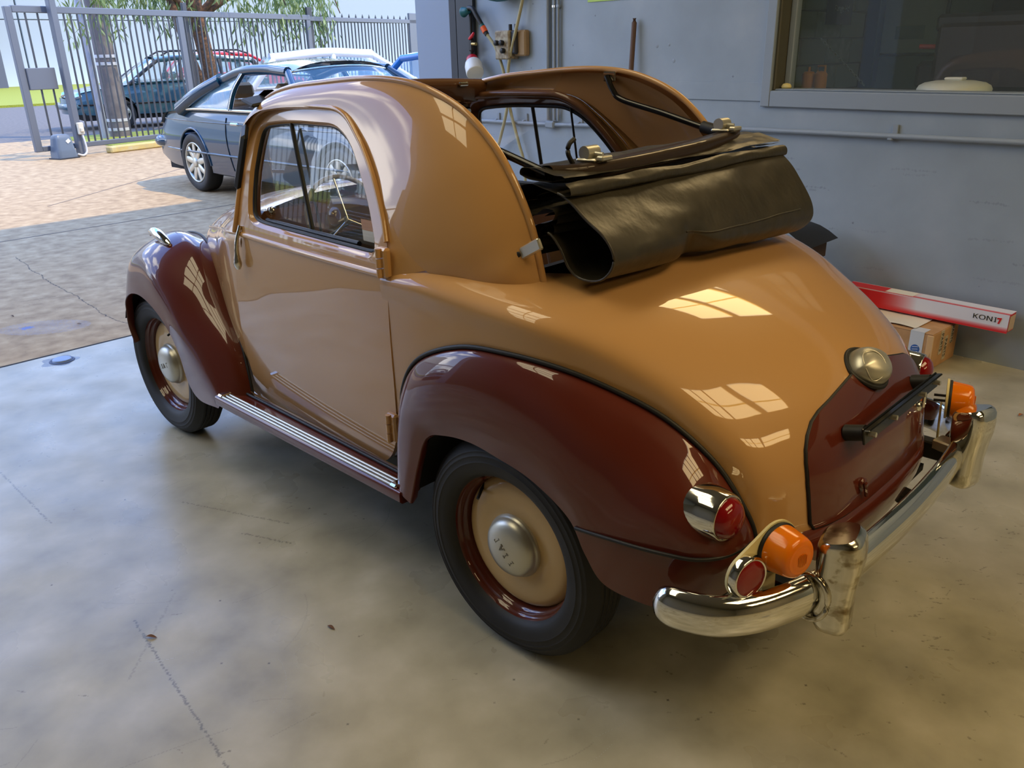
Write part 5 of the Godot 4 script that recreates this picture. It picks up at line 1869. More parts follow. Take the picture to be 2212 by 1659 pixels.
# ------------------------------------------------------------------ things on the workshop floor
func make_floor_things() -> void:
	# carton against the wall
	var c := group_node("cardboard_box", null, Vector3(2.345, 0, -0.15))
	c.rotation_degrees.y = WALL_YAW
	tag(c, "brown taped cardboard box on the floor against the wall", "box")
	var card := world_tex(mat(Color.WHITE, 0.85), noise_tex(0.03, 4, [[0.0, rgb(168, 128, 86)], [1.0, rgb(190, 150, 106)]], 256, 71), 1.5)
	put(MB.new().box(Vector3(0.30, 0.185, 0.56), xf(Vector3(0, 0.0925, 0)), 0.004), "carton", card, c)
	put(MB.new().box(Vector3(0.302, 0.002, 0.27), xf(Vector3(0, 0.1855, 0.142))), "top_flap", card, c)
	put(MB.new().box(Vector3(0.302, 0.002, 0.27), xf(Vector3(0, 0.1855, -0.142))), "top_flap", card, c)
	var tape := mat(rgb(196, 204, 214), 0.3)
	var blue := mat(rgb(52, 96, 168), 0.4)
	put(MB.new().box(Vector3(0.003, 0.187, 0.065), xf(Vector3(-0.1505, 0.0935, 0.205))), "tape_strip", tape, c)
	put(MB.new().box(Vector3(0.07, 0.003, 0.065), xf(Vector3(-0.117, 0.187, 0.205))), "tape_strip", tape, c)
	put(MB.new().lathe([Vector2(0, .001), Vector2(.02, .001), Vector2(.022, 0)], axis_to(Vector3(-0.152, 0.10, 0.205), Vector3(-1, 0, 0)), 24), "tape_emblem", blue, c)
	put(MB.new().lathe([Vector2(0, .001), Vector2(.018, .001), Vector2(.02, 0)], axis_to(Vector3(-0.152, 0.022, 0.205), Vector3(-1, 0, 0)), 24), "tape_emblem", blue, c)
	for k in 3:
		put(MB.new().tube(PackedVector3Array([Vector3(-0.1545, 0.085 + k * 0.012, 0.192), Vector3(-0.1545, 0.09 + k * 0.012, 0.218)]), 0.0016, 5), "emblem_stroke", tape, c)
	for q in [[-0.045, 0.125, 0.12], [0.01, 0.085, 0.12], [0.075, 0.14, 0.09]]:
		put(MB.new().box(Vector3(0.036, q[2], 0.002), xf(Vector3(q[0], q[1], 0.281))), "tape_strip", mat(rgb(182, 172, 150), 0.4), c)
		text_on(c, "PARTS", 0.034, Vector3(q[0], q[1], 0.2825), Vector3(0, 0, -90), M.black, "tape_lettering")
	put(MB.new().box(Vector3(0.006, 0.17, 0.03), xf(Vector3(-0.148, 0.095, 0.268), Vector3(0, 8, 2)), 0.002), "torn_corner", mat(rgb(206, 172, 130), 0.9), c)
	# sheet of paper on the carton
	var sh := MB.new()
	var rows := []
	for j in 3:
		var row := PackedVector3Array()
		for i in 9:
			row.append(Vector3(-0.10 + 0.10 * j, 0.004 + 0.006 * absf(sin(i * 0.8)) * (1.0 - j * 0.4), -0.15 + 0.0375 * i))
		rows.append(row)
	sh.grid(rows)
	var so := put(sh, "paper_sheet", M.paper, null, Vector3(2.32, 0.187, -0.12))
	so.rotation_degrees.y = WALL_YAW
	tag(so, "white paper sheet lying between carton and long red box", "paper")
	# long red and white part box
	var kb := group_node("long_parts_box", null, Vector3(2.43, 0.202, -0.02))
	kb.rotation_degrees = Vector3(0, WALL_YAW, 0)
	tag(kb, "long red and white parts box lying on the carton", "box")
	var im := Image.create(256, 32, false, Image.FORMAT_RGBA8)
	for y in 32:
		for x in 256:
			var k := clampf((x - 60.0) / 60.0, 0.0, 1.0) * clampf((30.0 - y) / 9.0, 0.0, 1.0)
			k = maxf(k, 0.85 if y < 2 else 0.0)
			im.set_pixel(x, y, rgb(206, 30, 36).lerp(rgb(214, 216, 226), k))
	var km := mat(Color.WHITE, 0.35)
	km.albedo_texture = ImageTexture.create_from_image(im)
	var redc := mat(rgb(196, 34, 36), 0.35)
	var L := 0.80
	var b := MB.new()
	b.quad(Vector3(-0.045, 0.09, -L / 2), Vector3(-0.045, 0.09, L / 2), Vector3(-0.045, 0.0, L / 2), Vector3(-0.045, 0.0, -L / 2))
	b.quad(Vector3(0.045, 0.09, -L / 2), Vector3(0.045, 0.09, L / 2), Vector3(-0.045, 0.09, L / 2), Vector3(-0.045, 0.09, -L / 2))
	put(b, "printed_sleeve", km, kb)
	put(MB.new().box(Vector3(0.088, 0.088, L - 0.004), xf(Vector3(0, 0.0445, 0)), 0.002), "inner_box", redc, kb)
	put(MB.new().box(Vector3(0.07, 0.07, 0.002), xf(Vector3(0, 0.045, L / 2))), "end_label", mat(rgb(190, 170, 150), 0.5), kb)
	put(MB.new().box(Vector3(0.075, 0.001, 0.14), xf(Vector3(0, 0.0908, -0.12))), "top_label", M.paper, kb)
	text_on(kb, "KONI", 0.034, Vector3(-0.0462, 0.056, 0.295), Vector3(0, -90, 0), M.black, "box_lettering").scale = Vector3(1.35, 0.9, 1)
	put(MB.new().hull2(PackedVector2Array([Vector2(0, 0.012), Vector2(0.02, 0.014), Vector2(0.012, -0.016), Vector2(0.004, -0.016), Vector2(0.010, 0.006), Vector2(0, 0.004)]), 0.001, Transform3D(Basis(Vector3(0, 0, 1), Vector3.UP, Vector3(-1, 0, 0)), Vector3(-0.0455, 0.056, 0.35))), "box_emblem", redc, kb)
	# black rubber mat draped over something by the wall
	var mt := MB.new()
	rows = []
	for j in 9:
		var row := PackedVector3Array()
		for i in 13:
			var u := i / 12.0
			var v := j / 8.0
			row.append(Vector3(lerpf(-0.20, 0.16, v), 0.62 - 0.10 * v * v * (1 - u) - 0.02 * sin(u * 7.0) - (0.07 * pow(absf(u - 0.5) * 2.0, 3)), lerpf(-0.32, 0.30, u)))
		rows.append(row)
	mt.grid(rows)
	var mo := put(mt, "rubber_mat", M.rubber, null, Vector3(2.22, 0, -0.78))
	tag(mo, "black rubber mat draped over a crate behind the car", "mat")
	var cr := group_node("wooden_crate", null, Vector3(2.24, 0, -0.80))
	tag(cr, "dark crate standing by the wall under the rubber mat", "crate")
	for k in 5:
		put(MB.new().box(Vector3(0.02, 0.10, 0.5), xf(Vector3(-0.15, 0.06 + k * 0.105, 0)), 0.004), "slat", mat(rgb(60, 46, 36), 0.8), cr)
		put(MB.new().box(Vector3(0.3, 0.10, 0.02), xf(Vector3(0, 0.06 + k * 0.105, 0.25)), 0.004), "slat", mat(rgb(60, 46, 36), 0.8), cr)
	# drain cover by the door
	var dr := group_node("drain_cover", null, Vector3(-0.575, 0, -3.325))
	tag(dr, "round blue-grey drain cover in the floor near the doorway", "drain cover")
	put(MB.new().lathe([Vector2(0, .012), Vector2(.042, .012), Vector2(.047, .009), Vector2(.049, .001)], Transform3D(), 36), "lid", mat(rgb(120, 142, 176), 0.4), dr)
	put(MB.new().lathe([Vector2(.049, .001), Vector2(.052, .004), Vector2(.060, .004), Vector2(.063, .0)], Transform3D(), 36), "ring", mat(rgb(70, 84, 112), 0.7), dr)
	# dry leaves
	var i := 0
	for q in [[-1.242, -0.745, 0.035, 40.0, "brown dry leaf on the floor beside the long crack"], [-0.883, -0.412, 0.03, 10.0, "dry curled leaf on the floor in front of the rear wheel"], [1.904, 0.589, 0.045, 80.0, "orange dry leaf on the floor at the right edge"], [-0.48, -4.45, 0.04, 15.0, "brown leaf on the apron near the blue stain"], [-0.26, -3.95, 0.03, 70.0, "pale leaf on the apron outside the floor edge"]]:
		var lf := MB.new()
		rows = []
		for j in 3:
			var row := PackedVector3Array()
			for k in 9:
				var u := k / 8.0
				row.append(Vector3((j - 1) * 0.16 * sin(PI * u), 0.06 + 0.10 * absf(j - 1.0) * sin(PI * u) + 0.05 * sin(u * 5.0), u - 0.5) * q[2])
			rows.append(row)
		lf.grid(rows)
		var lo := put(lf, "dry_leaf", mat(rgb(150, 92, 50) if i == 2 else rgb(96, 66, 44), 0.8), null, Vector3(q[0], 0.001 if i < 3 else -0.004, q[1]))
		lo.rotation_degrees.y = q[3]
		tag(lo, q[4], "leaf", "dry leaves on the ground")
		i += 1

# ------------------------------------------------------------------ gate and fence
const FENCE_AT := Vector3(3.42, 0, -13.96)

func fence_xf() -> Transform3D:   # x along the fence, z towards the workshop
	var d := Vector3(0.973, 0, -0.23).normalized()
	return Transform3D(Basis(d, Vector3.UP, d.cross(Vector3.UP)), FENCE_AT)

func make_fence() -> void:
	var x := fence_xf()
	M.fence = mat(rgb(60, 62, 66), 0.45)
	var lightgrey := mat(rgb(96, 101, 108), 0.45)
	# sliding gate
	var g := group_node("sliding_gate")
	g.transform = x
	tag(g, "dark grey steel sliding gate with upright bars beyond the yard", "gate")
	var B := func(t0, t1, y0, y1, dz, nm, mt): put(MB.new().box(Vector3(t1 - t0, y1 - y0, 0.07), xf(Vector3((t0 + t1) * 0.5, (y0 + y1) * 0.5, dz)), 0.008), nm, mt, g)
	B.call(-0.745, -0.63, 0.12, 2.27, 0.0, "gate_stile", lightgrey)
	B.call(-0.63, 5.85, 2.185, 2.285, 0.0, "top_rail", lightgrey)
	B.call(-0.63, 5.85, 0.12, 0.20, 0.0, "bottom_rail", lightgrey)
	B.call(2.40, 2.52, 0.20, 2.185, 0.0, "gate_stile", lightgrey)
	B.call(5.73, 5.85, 0.20, 2.185, 0.0, "gate_stile", lightgrey)
	B.call(-0.63, -0.16, 1.06, 1.385, 0.03, "lock_plate", lightgrey)
	var bar := MB.new().box(Vector3(0.026, 1.985, 0.026), Transform3D(), 0.004).mesh()
	var t := -0.42
	while t < 5.7:
		if absf(t - 2.46) > 0.09:
			put_mesh(bar, "bar", M.fence, g, Vector3(t, 1.19, 0))
		t += 0.118 if t > -0.1 else 0.20
	# fixed fence beyond the gate
	var f := group_node("steel_fence")
	f.transform = x
	tag(f, "dark steel fence of upright bars right of the gate", "fence")
	var C := func(t0, t1, y0, y1, dz, nm, mt): put(MB.new().box(Vector3(t1 - t0, y1 - y0, 0.06), xf(Vector3((t0 + t1) * 0.5, (y0 + y1) * 0.5, dz)), 0.008), nm, mt, f)
	C.call(5.85, 9.8, 2.17, 2.26, -0.05, "top_rail", lightgrey)
	C.call(5.85, 9.8, 0.15, 0.22, -0.05, "bottom_rail", lightgrey)
	C.call(5.92, 6.08, 0.0, 2.45, -0.14, "fence_post", M.fence)
	C.call(9.43, 9.80, 0.0, 2.41, -0.05, "fence_post", lightgrey)
	C.call(2.68, 2.78, 0.0, 2.43, -0.16, "fence_post", M.fence)
	t = 6.2
	while t < 9.4:
		put_mesh(bar, "bar", M.fence, f, Vector3(t, 1.19, -0.05))
		t += 0.118
	# the same fence goes on left of the yard entrance, outside the picture; the door pane mirrors it
	var f2 := group_node("steel_fence")
	f2.transform = x
	tag(f2, "dark steel fence left of the yard entrance, mirrored in the car window", "fence")
	for q in [[-14.5, -5.2, 2.17, 2.26, "top_rail"], [-14.5, -5.2, 0.15, 0.22, "bottom_rail"], [-5.3, -5.18, 0.0, 2.4, "fence_post"], [-9.8, -9.68, 0.0, 2.4, "fence_post"]]:
		put(MB.new().box(Vector3(q[1] - q[0], q[3] - q[2], 0.06), xf(Vector3((q[0] + q[1]) * 0.5, (q[2] + q[3]) * 0.5, 0)), 0.008), q[4], lightgrey, f2)
	t = -14.4
	while t < -5.3:
		put_mesh(bar, "bar", M.fence, f2, Vector3(t, 1.19, 0))
		t += 0.118
	# rear spiked pickets behind the rail
	var spike := MB.new().lathe([Vector2(.022, 0), Vector2(.020, .03), Vector2(0, .09)], Transform3D(), 6).mesh()
	t = 6.26
	while t < 9.4:
		put_mesh(spike, "spike", M.fence, f, Vector3(t, 2.26, -0.05))
		t += 0.236
	# guide post of the gate
	var gp := put(MB.new().box(Vector3(0.112, 2.75, 0.11), xf(Vector3(0, 1.375, 0)), 0.01), "gate_post", lightgrey)
	gp.transform = x * Transform3D(Basis(), Vector3(-0.055, 0, 0.14))
	tag(gp, "tall grey guide post standing in front of the gate", "post")
	# gate motor
	var mo := group_node("gate_motor")
	mo.transform = x * Transform3D(Basis(), Vector3(-0.39, 0, 0.18))
	tag(mo, "grey plastic gate motor housing on the ground by the gate", "gate motor")
	var prof := [[0.0, 0.17, 0.14], [0.12, 0.165, 0.135], [0.14, 0.155, 0.125], [0.30, 0.135, 0.105], [0.36, 0.115, 0.085], [0.375, 0.09, 0.06]]
	var rows := []
	for q in prof:
		var row := PackedVector3Array()
		for k in 24:
			var w := TAU * k / 24
			row.append(Vector3(signf(cos(w)) * pow(absf(cos(w)), 0.35) * q[1], q[0], signf(sin(w)) * pow(absf(sin(w)), 0.35) * q[2]))
		rows.append(row)
	var mb := MB.new().grid(rows, true)
	for k in 24:
		mb.tri(Vector3(0, 0.378, 0), rows[5][k], rows[5][(k + 1) % 24])
	put(mb, "housing", mat(rgb(92, 104, 116), 0.4), mo)
	put(MB.new().box(Vector3(0.35, 0.03, 0.30), xf(Vector3(0, 0.0, 0))), "base_plate", M.dark_steel, mo)
	put(MB.new().box(Vector3(0.07, 0.05, 0.004), xf(Vector3(0.05, 0.27, 0.112), Vector3(-14, 0, 30))), "rating_label", M.paper, mo)
	# weatherproof outlet with its conduit
	var ou := group_node("power_outlet")
	ou.transform = x * Transform3D(Basis(), Vector3(-0.045, 0, 0.235))
	tag(ou, "cream weatherproof outlet on the gate post", "outlet")
	var pl := mat(rgb(206, 200, 178), 0.5)
	put(MB.new().box(Vector3(0.10, 0.19, 0.06), xf(Vector3(0, 0.44, 0)), 0.012), "outlet_box", pl, ou)
	put(MB.new().box(Vector3(0.06, 0.07, 0.03), xf(Vector3(0, 0.42, 0.04)), 0.01), "outlet_cover", pl, ou)
	put(MB.new().tube(smooth(PackedVector3Array([Vector3(0.01, 0.35, 0), Vector3(0.02, 0.2, 0.02), Vector3(0.01, 0.07, 0.03), Vector3(-0.06, 0.02, 0.03), Vector3(-0.16, 0.05, 0.03)]), 20), 0.016, 10), "conduit", mat(rgb(206, 206, 204), 0.5), ou)
	# yellow kerb
	var kb := put(MB.new().box(Vector3(1.75, 0.11, 0.16), xf(Vector3(0, 0.055, 0)), 0.02), "yellow_kerb", world_tex(mat(Color.WHITE, 0.8), noise_tex(0.03, 4, [[0.0, rgb(172, 158, 122)], [0.5, rgb(196, 172, 100)], [1.0, rgb(190, 180, 150)]], 256, 81), 0.8))
	kb.transform = x * Transform3D(Basis(), Vector3(1.28, -0.005, 0.2))
	tag(kb, "worn yellow wheel stop lying along the gate", "kerb")

# ------------------------------------------------------------------ trees and poles in the street
func make_street() -> void:
	# timber power pole with metal guard and bands
	var p := group_node("power_pole", null, Vector3(5.35, 0, -17.0))
	tag(p, "weathered grey timber power pole with white bands behind the gate", "pole")
	put(MB.new().tube(PackedVector3Array([Vector3(0, 0, 0), Vector3(-0.02, 3, 0), Vector3(-0.05, 8, 0)]), [0.20, 0.185, 0.16], 16), "timber", world_tex(mat(Color.WHITE, 0.9), noise_tex(0.02, 4, [[0.0, rgb(96, 90, 92)], [1.0, rgb(128, 120, 118)]], 256, 91), 0.7), p)
	for y in [0.12, 0.30, 1.38, 1.52]:
		put(MB.new().lathe([Vector2(.205, 0), Vector2(.207, .005), Vector2(.207, .055), Vector2(.205, .06)], xf(Vector3(0, y, 0)), 20), "band", mat(rgb(186, 186, 190), 0.5), p)
	tag(put(MB.new().tube(PackedVector3Array([Vector3(0, 0, 0), Vector3(-0.02, 3.2, 0)]), 0.075, 12), "steel_pole", mat(rgb(150, 154, 166), 0.4, 0.3), null, Vector3(4.95, 0, -16.75)), "slim light grey steel pole beside the timber pole", "pole")
	tree("gum_tree", Vector3(7.6, 0, -16.9), 7, "rough-barked gum tree with drooping leaves behind the gate")

func tree(called: String, at: Vector3, sd: int, label: String) -> void:
	var rng := RandomNumberGenerator.new()
	rng.seed = sd
	var t := group_node(called, null, at)
	tag(t, label, "tree")
	var bark := world_tex(mat(Color.WHITE, 0.95), noise_tex(0.04, 5, [[0.0, rgb(58, 46, 40)], [0.5, rgb(96, 74, 60)], [0.8, rgb(140, 96, 66)], [1.0, rgb(172, 124, 86)]], 256, 92), 1.4)
	put(MB.new().tube(smooth(PackedVector3Array([Vector3(0, -0.05, 0), Vector3(-0.05, 0.8, 0), Vector3(-0.2, 1.7, 0.05), Vector3(-0.28, 2.6, 0.05), Vector3(-0.2, 4.2, 0)]), 24), 0.16, 14), "trunk", bark, t)
	put(MB.new().tube(smooth(PackedVector3Array([Vector3(-0.02, 0.3, 0), Vector3(-0.45, 1.2, 0.1), Vector3(-0.75, 2.3, 0.1), Vector3(-0.9, 3.4, 0.1)]), 20), 0.085, 12), "trunk", bark, t)
	var ends := []
	for k in 16:
		var a := TAU * k / 16.0 + rng.randf() * 0.4
		var r := rng.randf_range(1.2, 3.4)
		var y0 := rng.randf_range(2.4, 4.0)
		var e := Vector3(cos(a) * r, y0 + rng.randf_range(0.2, 1.0), sin(a) * r * 0.7)
		put(MB.new().tube(smooth(PackedVector3Array([Vector3(-0.22, y0 - 0.2, 0), Vector3(-0.2, y0, 0).lerp(e, 0.5) + Vector3(0, 0.3, 0), e, e + Vector3(cos(a) * 0.3, -0.5, sin(a) * 0.3)]), 12), [0.07, 0.066, 0.062, 0.056, 0.05, 0.045, 0.04, 0.035, 0.03, 0.025, 0.02, 0.015, 0.01], 8), "branch", bark, t)
		ends.append(e)
	# hanging leaves
	var lf := MB.new()
	lf.grid([PackedVector3Array([Vector3(0, 0, 0), Vector3(-0.014, -0.06, 0.004), Vector3(-0.012, -0.12, 0.008), Vector3(0, -0.19, 0.01)]), PackedVector3Array([Vector3(0, 0, 0), Vector3(0.014, -0.06, -0.004), Vector3(0.012, -0.12, 0), Vector3(0, -0.19, 0.01)])])
	var mm := MultiMesh.new()
	mm.transform_format = MultiMesh.TRANSFORM_3D
	mm.use_colors = true
	mm.mesh = lf.mesh()
	var place := []
	for e in ends:
		for k in 7:
			var tw: Vector3 = e + Vector3(rng.randfn(0, 0.45), rng.randfn(-0.1, 0.3), rng.randfn(0, 0.4))
			for j in 55:
				place.append(tw + Vector3(rng.randfn(0, 0.14), -rng.randf() * 0.9, rng.randfn(0, 0.14)))
	mm.instance_count = place.size()
	for k in place.size():
		var b := Basis.from_euler(Vector3(rng.randfn(0, 0.35), rng.randf() * TAU, rng.randfn(0, 0.35))) * rng.randf_range(0.8, 1.3)
		mm.set_instance_transform(k, Transform3D(b, place[k]))
		var g := rng.randf()
		mm.set_instance_color(k, Color(0.10, 0.16, 0.045).lerp(Color(0.22, 0.27, 0.10), g))
	var mi := MultiMeshInstance3D.new()
	mi.name = "foliage"
	mi.multimesh = mm
	var lm := mat(Color.WHITE, 0.6)
	lm.vertex_color_use_as_albedo = true
	lm.backlight_enabled = true
	lm.backlight = Color(0.4, 0.5, 0.25)
	mi.material_override = lm
	mi.set_meta("kind", "stuff")
	t.add_child(mi, true)

# ------------------------------------------------------------------ modern cars in the yard and street
func prof(a: Array, z: float) -> float:   # smooth interpolation through [z, value] pairs
	for i in range(a.size() - 1):
		if z <= a[i + 1][0] or i == a.size() - 2:
			var t: float = clampf((z - a[i][0]) / (a[i + 1][0] - a[i][0]), 0.0, 1.0)
			var v0: float = a[maxi(i - 1, 0)][1]
			var v3: float = a[mini(i + 2, a.size() - 1)][1]
			return cubic_interpolate(a[i][1], a[i + 1][1], v0, v3, t)
	return a[0][1]

# local axes: +z is the front, y up. d holds the outlines of the car
func motor_car(d: Dictionary, xform: Transform3D) -> Node3D:
	var c := group_node(d.name)
	c.transform = xform
	tag(c, d.label, "car")
	var z0: float = d.rear
	var z1: float = d.front
	var hw: float = d.half
	var width := func(z: float) -> float:
		var u: float = 2.0 * (z - z0) / (z1 - z0) - 1.0
		return hw * (1.0 - d.taper * pow(absf(u), 4.5))
	var side := func(s: float) -> Callable:
		return func(z, y):
			var top: float = prof(d.top, z)
			var k := clampf((y - 0.2) / maxf(top - 0.2, 0.1), 0.0, 1.0)
			var w: float = width.call(z)
			return Vector3(s * w * (1.0 - 0.07 * pow(1.0 - k, 2.0) - 0.13 * pow(k, 3.5)), y, z)
	# outline of the flank with wheel openings
	var outline := PackedVector2Array()
	var n := 48
	for i in n + 1:
		var z := lerpf(z0, z1, float(i) / n)
		outline.append(Vector2(z, prof(d.top, z)))
	for i in range(n, -1, -1):
		var z := lerpf(z0, z1, float(i) / n)
		outline.append(Vector2(z, prof(d.bottom, z)))
	var holes := []
	for wz in d.wheels:
		var ring := PackedVector2Array()
		for k in 28:
			var w := TAU * k / 28
			ring.append(Vector2(wz + cos(w) * d.arch, d.wheel_r + 0.01 + sin(w) * d.arch))
		holes.append(ring)
	var shape := outline
	if Geometry2D.is_polygon_clockwise(shape):
		shape.reverse()
	for h in holes:
		var best := PackedVector2Array()
		for q in Geometry2D.clip_polygons(shape, h):
			if q.size() > best.size():
				best = q
		shape = best
	for s in [-1.0, 1.0]:
		var f: Callable = side.call(s)
		put(panel(MB.new(), shape, [], f, 0.11), "flank", d.paint, c)
		for ln in d.get("lines", []):
			var path := PackedVector3Array()
			for i in 13:
				var z: float = lerpf(ln[0], ln[2], i / 12.0)
				var y: float = lerpf(ln[1], ln[3], i / 12.0)
				path.append(f.call(z, minf(y, prof(d.top, z) - 0.01)) + Vector3(s * 0.001, 0, 0))
			put(MB.new().tube(path, ln[4], 6), ln[5], M[ln[6]], c)
		if d.has("handles"):
			for hz in d.handles:
				put(MB.new().box(Vector3(0.03, 0.035, 0.17), Transform3D(Basis(), f.call(hz, d.handle_y)), 0.012), "door_handle", M.chrome, c)
		for wz in d.wheels:
			var ar := PackedVector3Array()
			for k in 21:
				var w := PI * (-0.02 + 1.04 * k / 20.0)
				var q := Vector2(wz + cos(w) * d.arch, d.wheel_r + 0.01 + sin(w) * d.arch)
				ar.append(f.call(q.x, q.y))
			put(MB.new().tube(ar, 0.014, 8), "arch_lip", d.paint, c)
	# top surface: boot, shoulders and bonnet
	var rows := []
	for j in 15:
		var u := j / 14.0 * 2.0 - 1.0
		var row := PackedVector3Array()
		for i in n + 1:
			var z := lerpf(z0, z1, float(i) / n)
			var top: float = prof(d.top, z)
			var w: float = width.call(z)
			row.append(Vector3(u * w * 0.925, top + d.crown * (1.0 - pow(absf(u), 2.4)), z))
		rows.append(row)
	put(MB.new().grid(rows), "top_deck", d.paint, c)
	# ends
	for e in [z0, z1]:
		var sg := signf(e - (z0 + z1) * 0.5)
		var er := []
		var top: float = prof(d.top, e)
		var bot: float = prof(d.bottom, e)
		for j in 9:
			var k := j / 8.0
			var row := PackedVector3Array()
			for i in 15:
				var u := i / 14.0 * 2.0 - 1.0
				var y := lerpf(bot, top + d.crown * (1.0 - pow(absf(u), 2.4)), k)
				var sx: Vector3 = side.call(1.0).call(e, minf(y, top))
				row.append(Vector3(u * sx.x, y, e + sg * (1.0 - u * u) * 0.10 * (1.0 - 0.3 * absf(k - 0.4))))
			er.append(row)
		put(MB.new().grid(er), "end_panel", d.paint, c)
		put(MB.new().tube(smooth(PackedVector3Array([Vector3(-width.call(e) * 0.93, bot + 0.16, e - sg * 0.25), Vector3(-width.call(e) * 0.93, bot + 0.16, e + sg * 0.02), Vector3(0, bot + 0.16, e + sg * 0.14), Vector3(width.call(e) * 0.93, bot + 0.16, e + sg * 0.02), Vector3(width.call(e) * 0.93, bot + 0.16, e - sg * 0.25)]), 24), 0.07, 10, false, true, 1.0), "bumper", d.get("bumper", d.paint), c)
	put(MB.new().box(Vector3(hw * 1.7, 0.3, (z1 - z0) * 0.9), xf(Vector3(0, 0.36, (z0 + z1) * 0.5))), "underbody", M.under, c)
	# roof, pillars and panes
	var rf := []
	for j in 11:
		var u := j / 10.0 * 2.0 - 1.0
		var row := PackedVector3Array()
		for i in 21:
			var z := lerpf(d.roof[0][0], d.roof[d.roof.size() - 1][0], i / 20.0)
			row.append(Vector3(u * hw * d.roof_w, prof(d.roof, z) - 0.10 * pow(absf(u), 3.0), z))
		rf.append(row)
	put(MB.new().grid(rf), "roof", d.paint, c)
	var ra: Array = d.roof[0]
	var rb: Array = d.roof[d.roof.size() - 1]
	var base_y := func(z): return prof(d.top, z) + 0.01
	var foot := func(s, z): return Vector3(s * width.call(z) * 0.91, base_y.call(z), z)
	var head := func(s, z): return Vector3(s * hw * d.roof_w, prof(d.roof, clampf(z, ra[0], rb[0])) - 0.10, z)
	for s in [-1.0, 1.0]:
		var pills := []
		for q in d.pillars:   # [z at the foot, z at the head, thickness]
			var a: Vector3 = foot.call(s, q[0])
			var b: Vector3 = head.call(s, q[1])
			pills.append([a, b])
			var mid := a.lerp(b, 0.5) + Vector3(s * 0.025, 0.015, 0)
			put(MB.new().tube(smooth(PackedVector3Array([a, mid, b]), 8), q[2], 8), "pillar", d.get("pillar_mat", d.paint), c)
			if d.has("bright"):
				put(MB.new().tube(smooth(PackedVector3Array([a + Vector3(s * 0.03, 0, 0.03), mid + Vector3(s * 0.03, 0, 0.03), b + Vector3(s * 0.02, 0.0, 0.02)]), 8), 0.008, 6), "bright_trim", M.chrome, c)
		for i in range(pills.size() - 1):
			if d.get("open_pane", -1) == i:
				continue
			var a: Vector3 = pills[i][0]
			var b: Vector3 = pills[i + 1][0]
			put(MB.new().grid([PackedVector3Array([a, b]), PackedVector3Array([a.lerp(pills[i][1], 0.5) + Vector3(s * 0.025, 0, 0), b.lerp(pills[i + 1][1], 0.5) + Vector3(s * 0.025, 0, 0)]), PackedVector3Array([pills[i][1], pills[i + 1][1]])]), "side_pane", M.car_glass, c)
		# waist rail and roof rail
		var rail := PackedVector3Array()
		var rail2 := PackedVector3Array()
		for i in 17:
			rail.append(foot.call(s, lerpf(d.pillars[0][0], d.pillars[d.pillars.size() - 1][0], i / 16.0)))
			rail2.append(head.call(s, lerpf(d.pillars[0][1], d.pillars[d.pillars.size() - 1][1], i / 16.0)) + Vector3(0, 0.006, 0))
		put(MB.new().tube(rail, 0.018, 6), "waist_rail", M.chrome if d.has("bright") else d.paint, c)
		put(MB.new().tube(rail2, d.get("rail_r", 0.03), 10), "roof_rail", d.paint, c)
		# door mirror
		var mz: float = d.pillars[d.pillars.size() - 1][0] - 0.18
		var mp: Vector3 = foot.call(s, mz) + Vector3(s * 0.12, 0.07, 0.02)
		put(MB.new().box(Vector3(0.17, 0.12, 0.09), Transform3D(Basis(Vector3.UP, s * 0.2), mp), 0.035), "door_mirror", d.paint, c)
	for e in [0, d.pillars.size() - 1]:
		var q: Array = d.pillars[e]
		var a: Vector3 = foot.call(-1.0, q[0])
		var b: Vector3 = foot.call(1.0, q[0])
		var aa: Vector3 = head.call(-1.0, q[1])
		var bb: Vector3 = head.call(1.0, q[1])
		var sg := -1.0 if e == 0 else 1.0
		var gr := []
		for j in 5:
			var k := j / 4.0
			var row := PackedVector3Array()
			for i in 9:
				var u := i / 8.0
				row.append(a.lerp(aa, k).lerp(b.lerp(bb, k), u) + Vector3(0, 0.05 * k, sg * 0.14) * 4.0 * u * (1 - u))
			gr.append(row)
		put(MB.new().grid(gr), "screen_pane", M.car_glass, c)
		if d.has("bright"):
			put(MB.new().tube(PackedVector3Array(gr[0]), 0.012, 6), "bright_trim", M.chrome, c)
			put(MB.new().tube(PackedVector3Array(gr[4]), 0.012, 6), "bright_trim", M.chrome, c)
	# cabin
	var zs: Array = d.seats
	for z in zs:
		for s in [-0.36, 0.36]:
			var st := MB.new()
			st.box(Vector3(0.50, 0.62, 0.16), xf(Vector3(s, 0.72, z), Vector3(-14, 0, 0)), 0.06)
			st.box(Vector3(0.30, 0.17, 0.10), xf(Vector3(s, 1.12, z - 0.10), Vector3(-10, 0, 0)), 0.04)
			put(st, "seat", d.seat_mat, c)
	put(MB.new().box(Vector3(hw * 1.5, 0.12, 0.3), xf(Vector3(0, prof(d.top, d.pillars[d.pillars.size() - 1][0]) - 0.03, d.pillars[d.pillars.size() - 1][0] - 0.15)), 0.04), "dashboard", d.seat_mat, c)
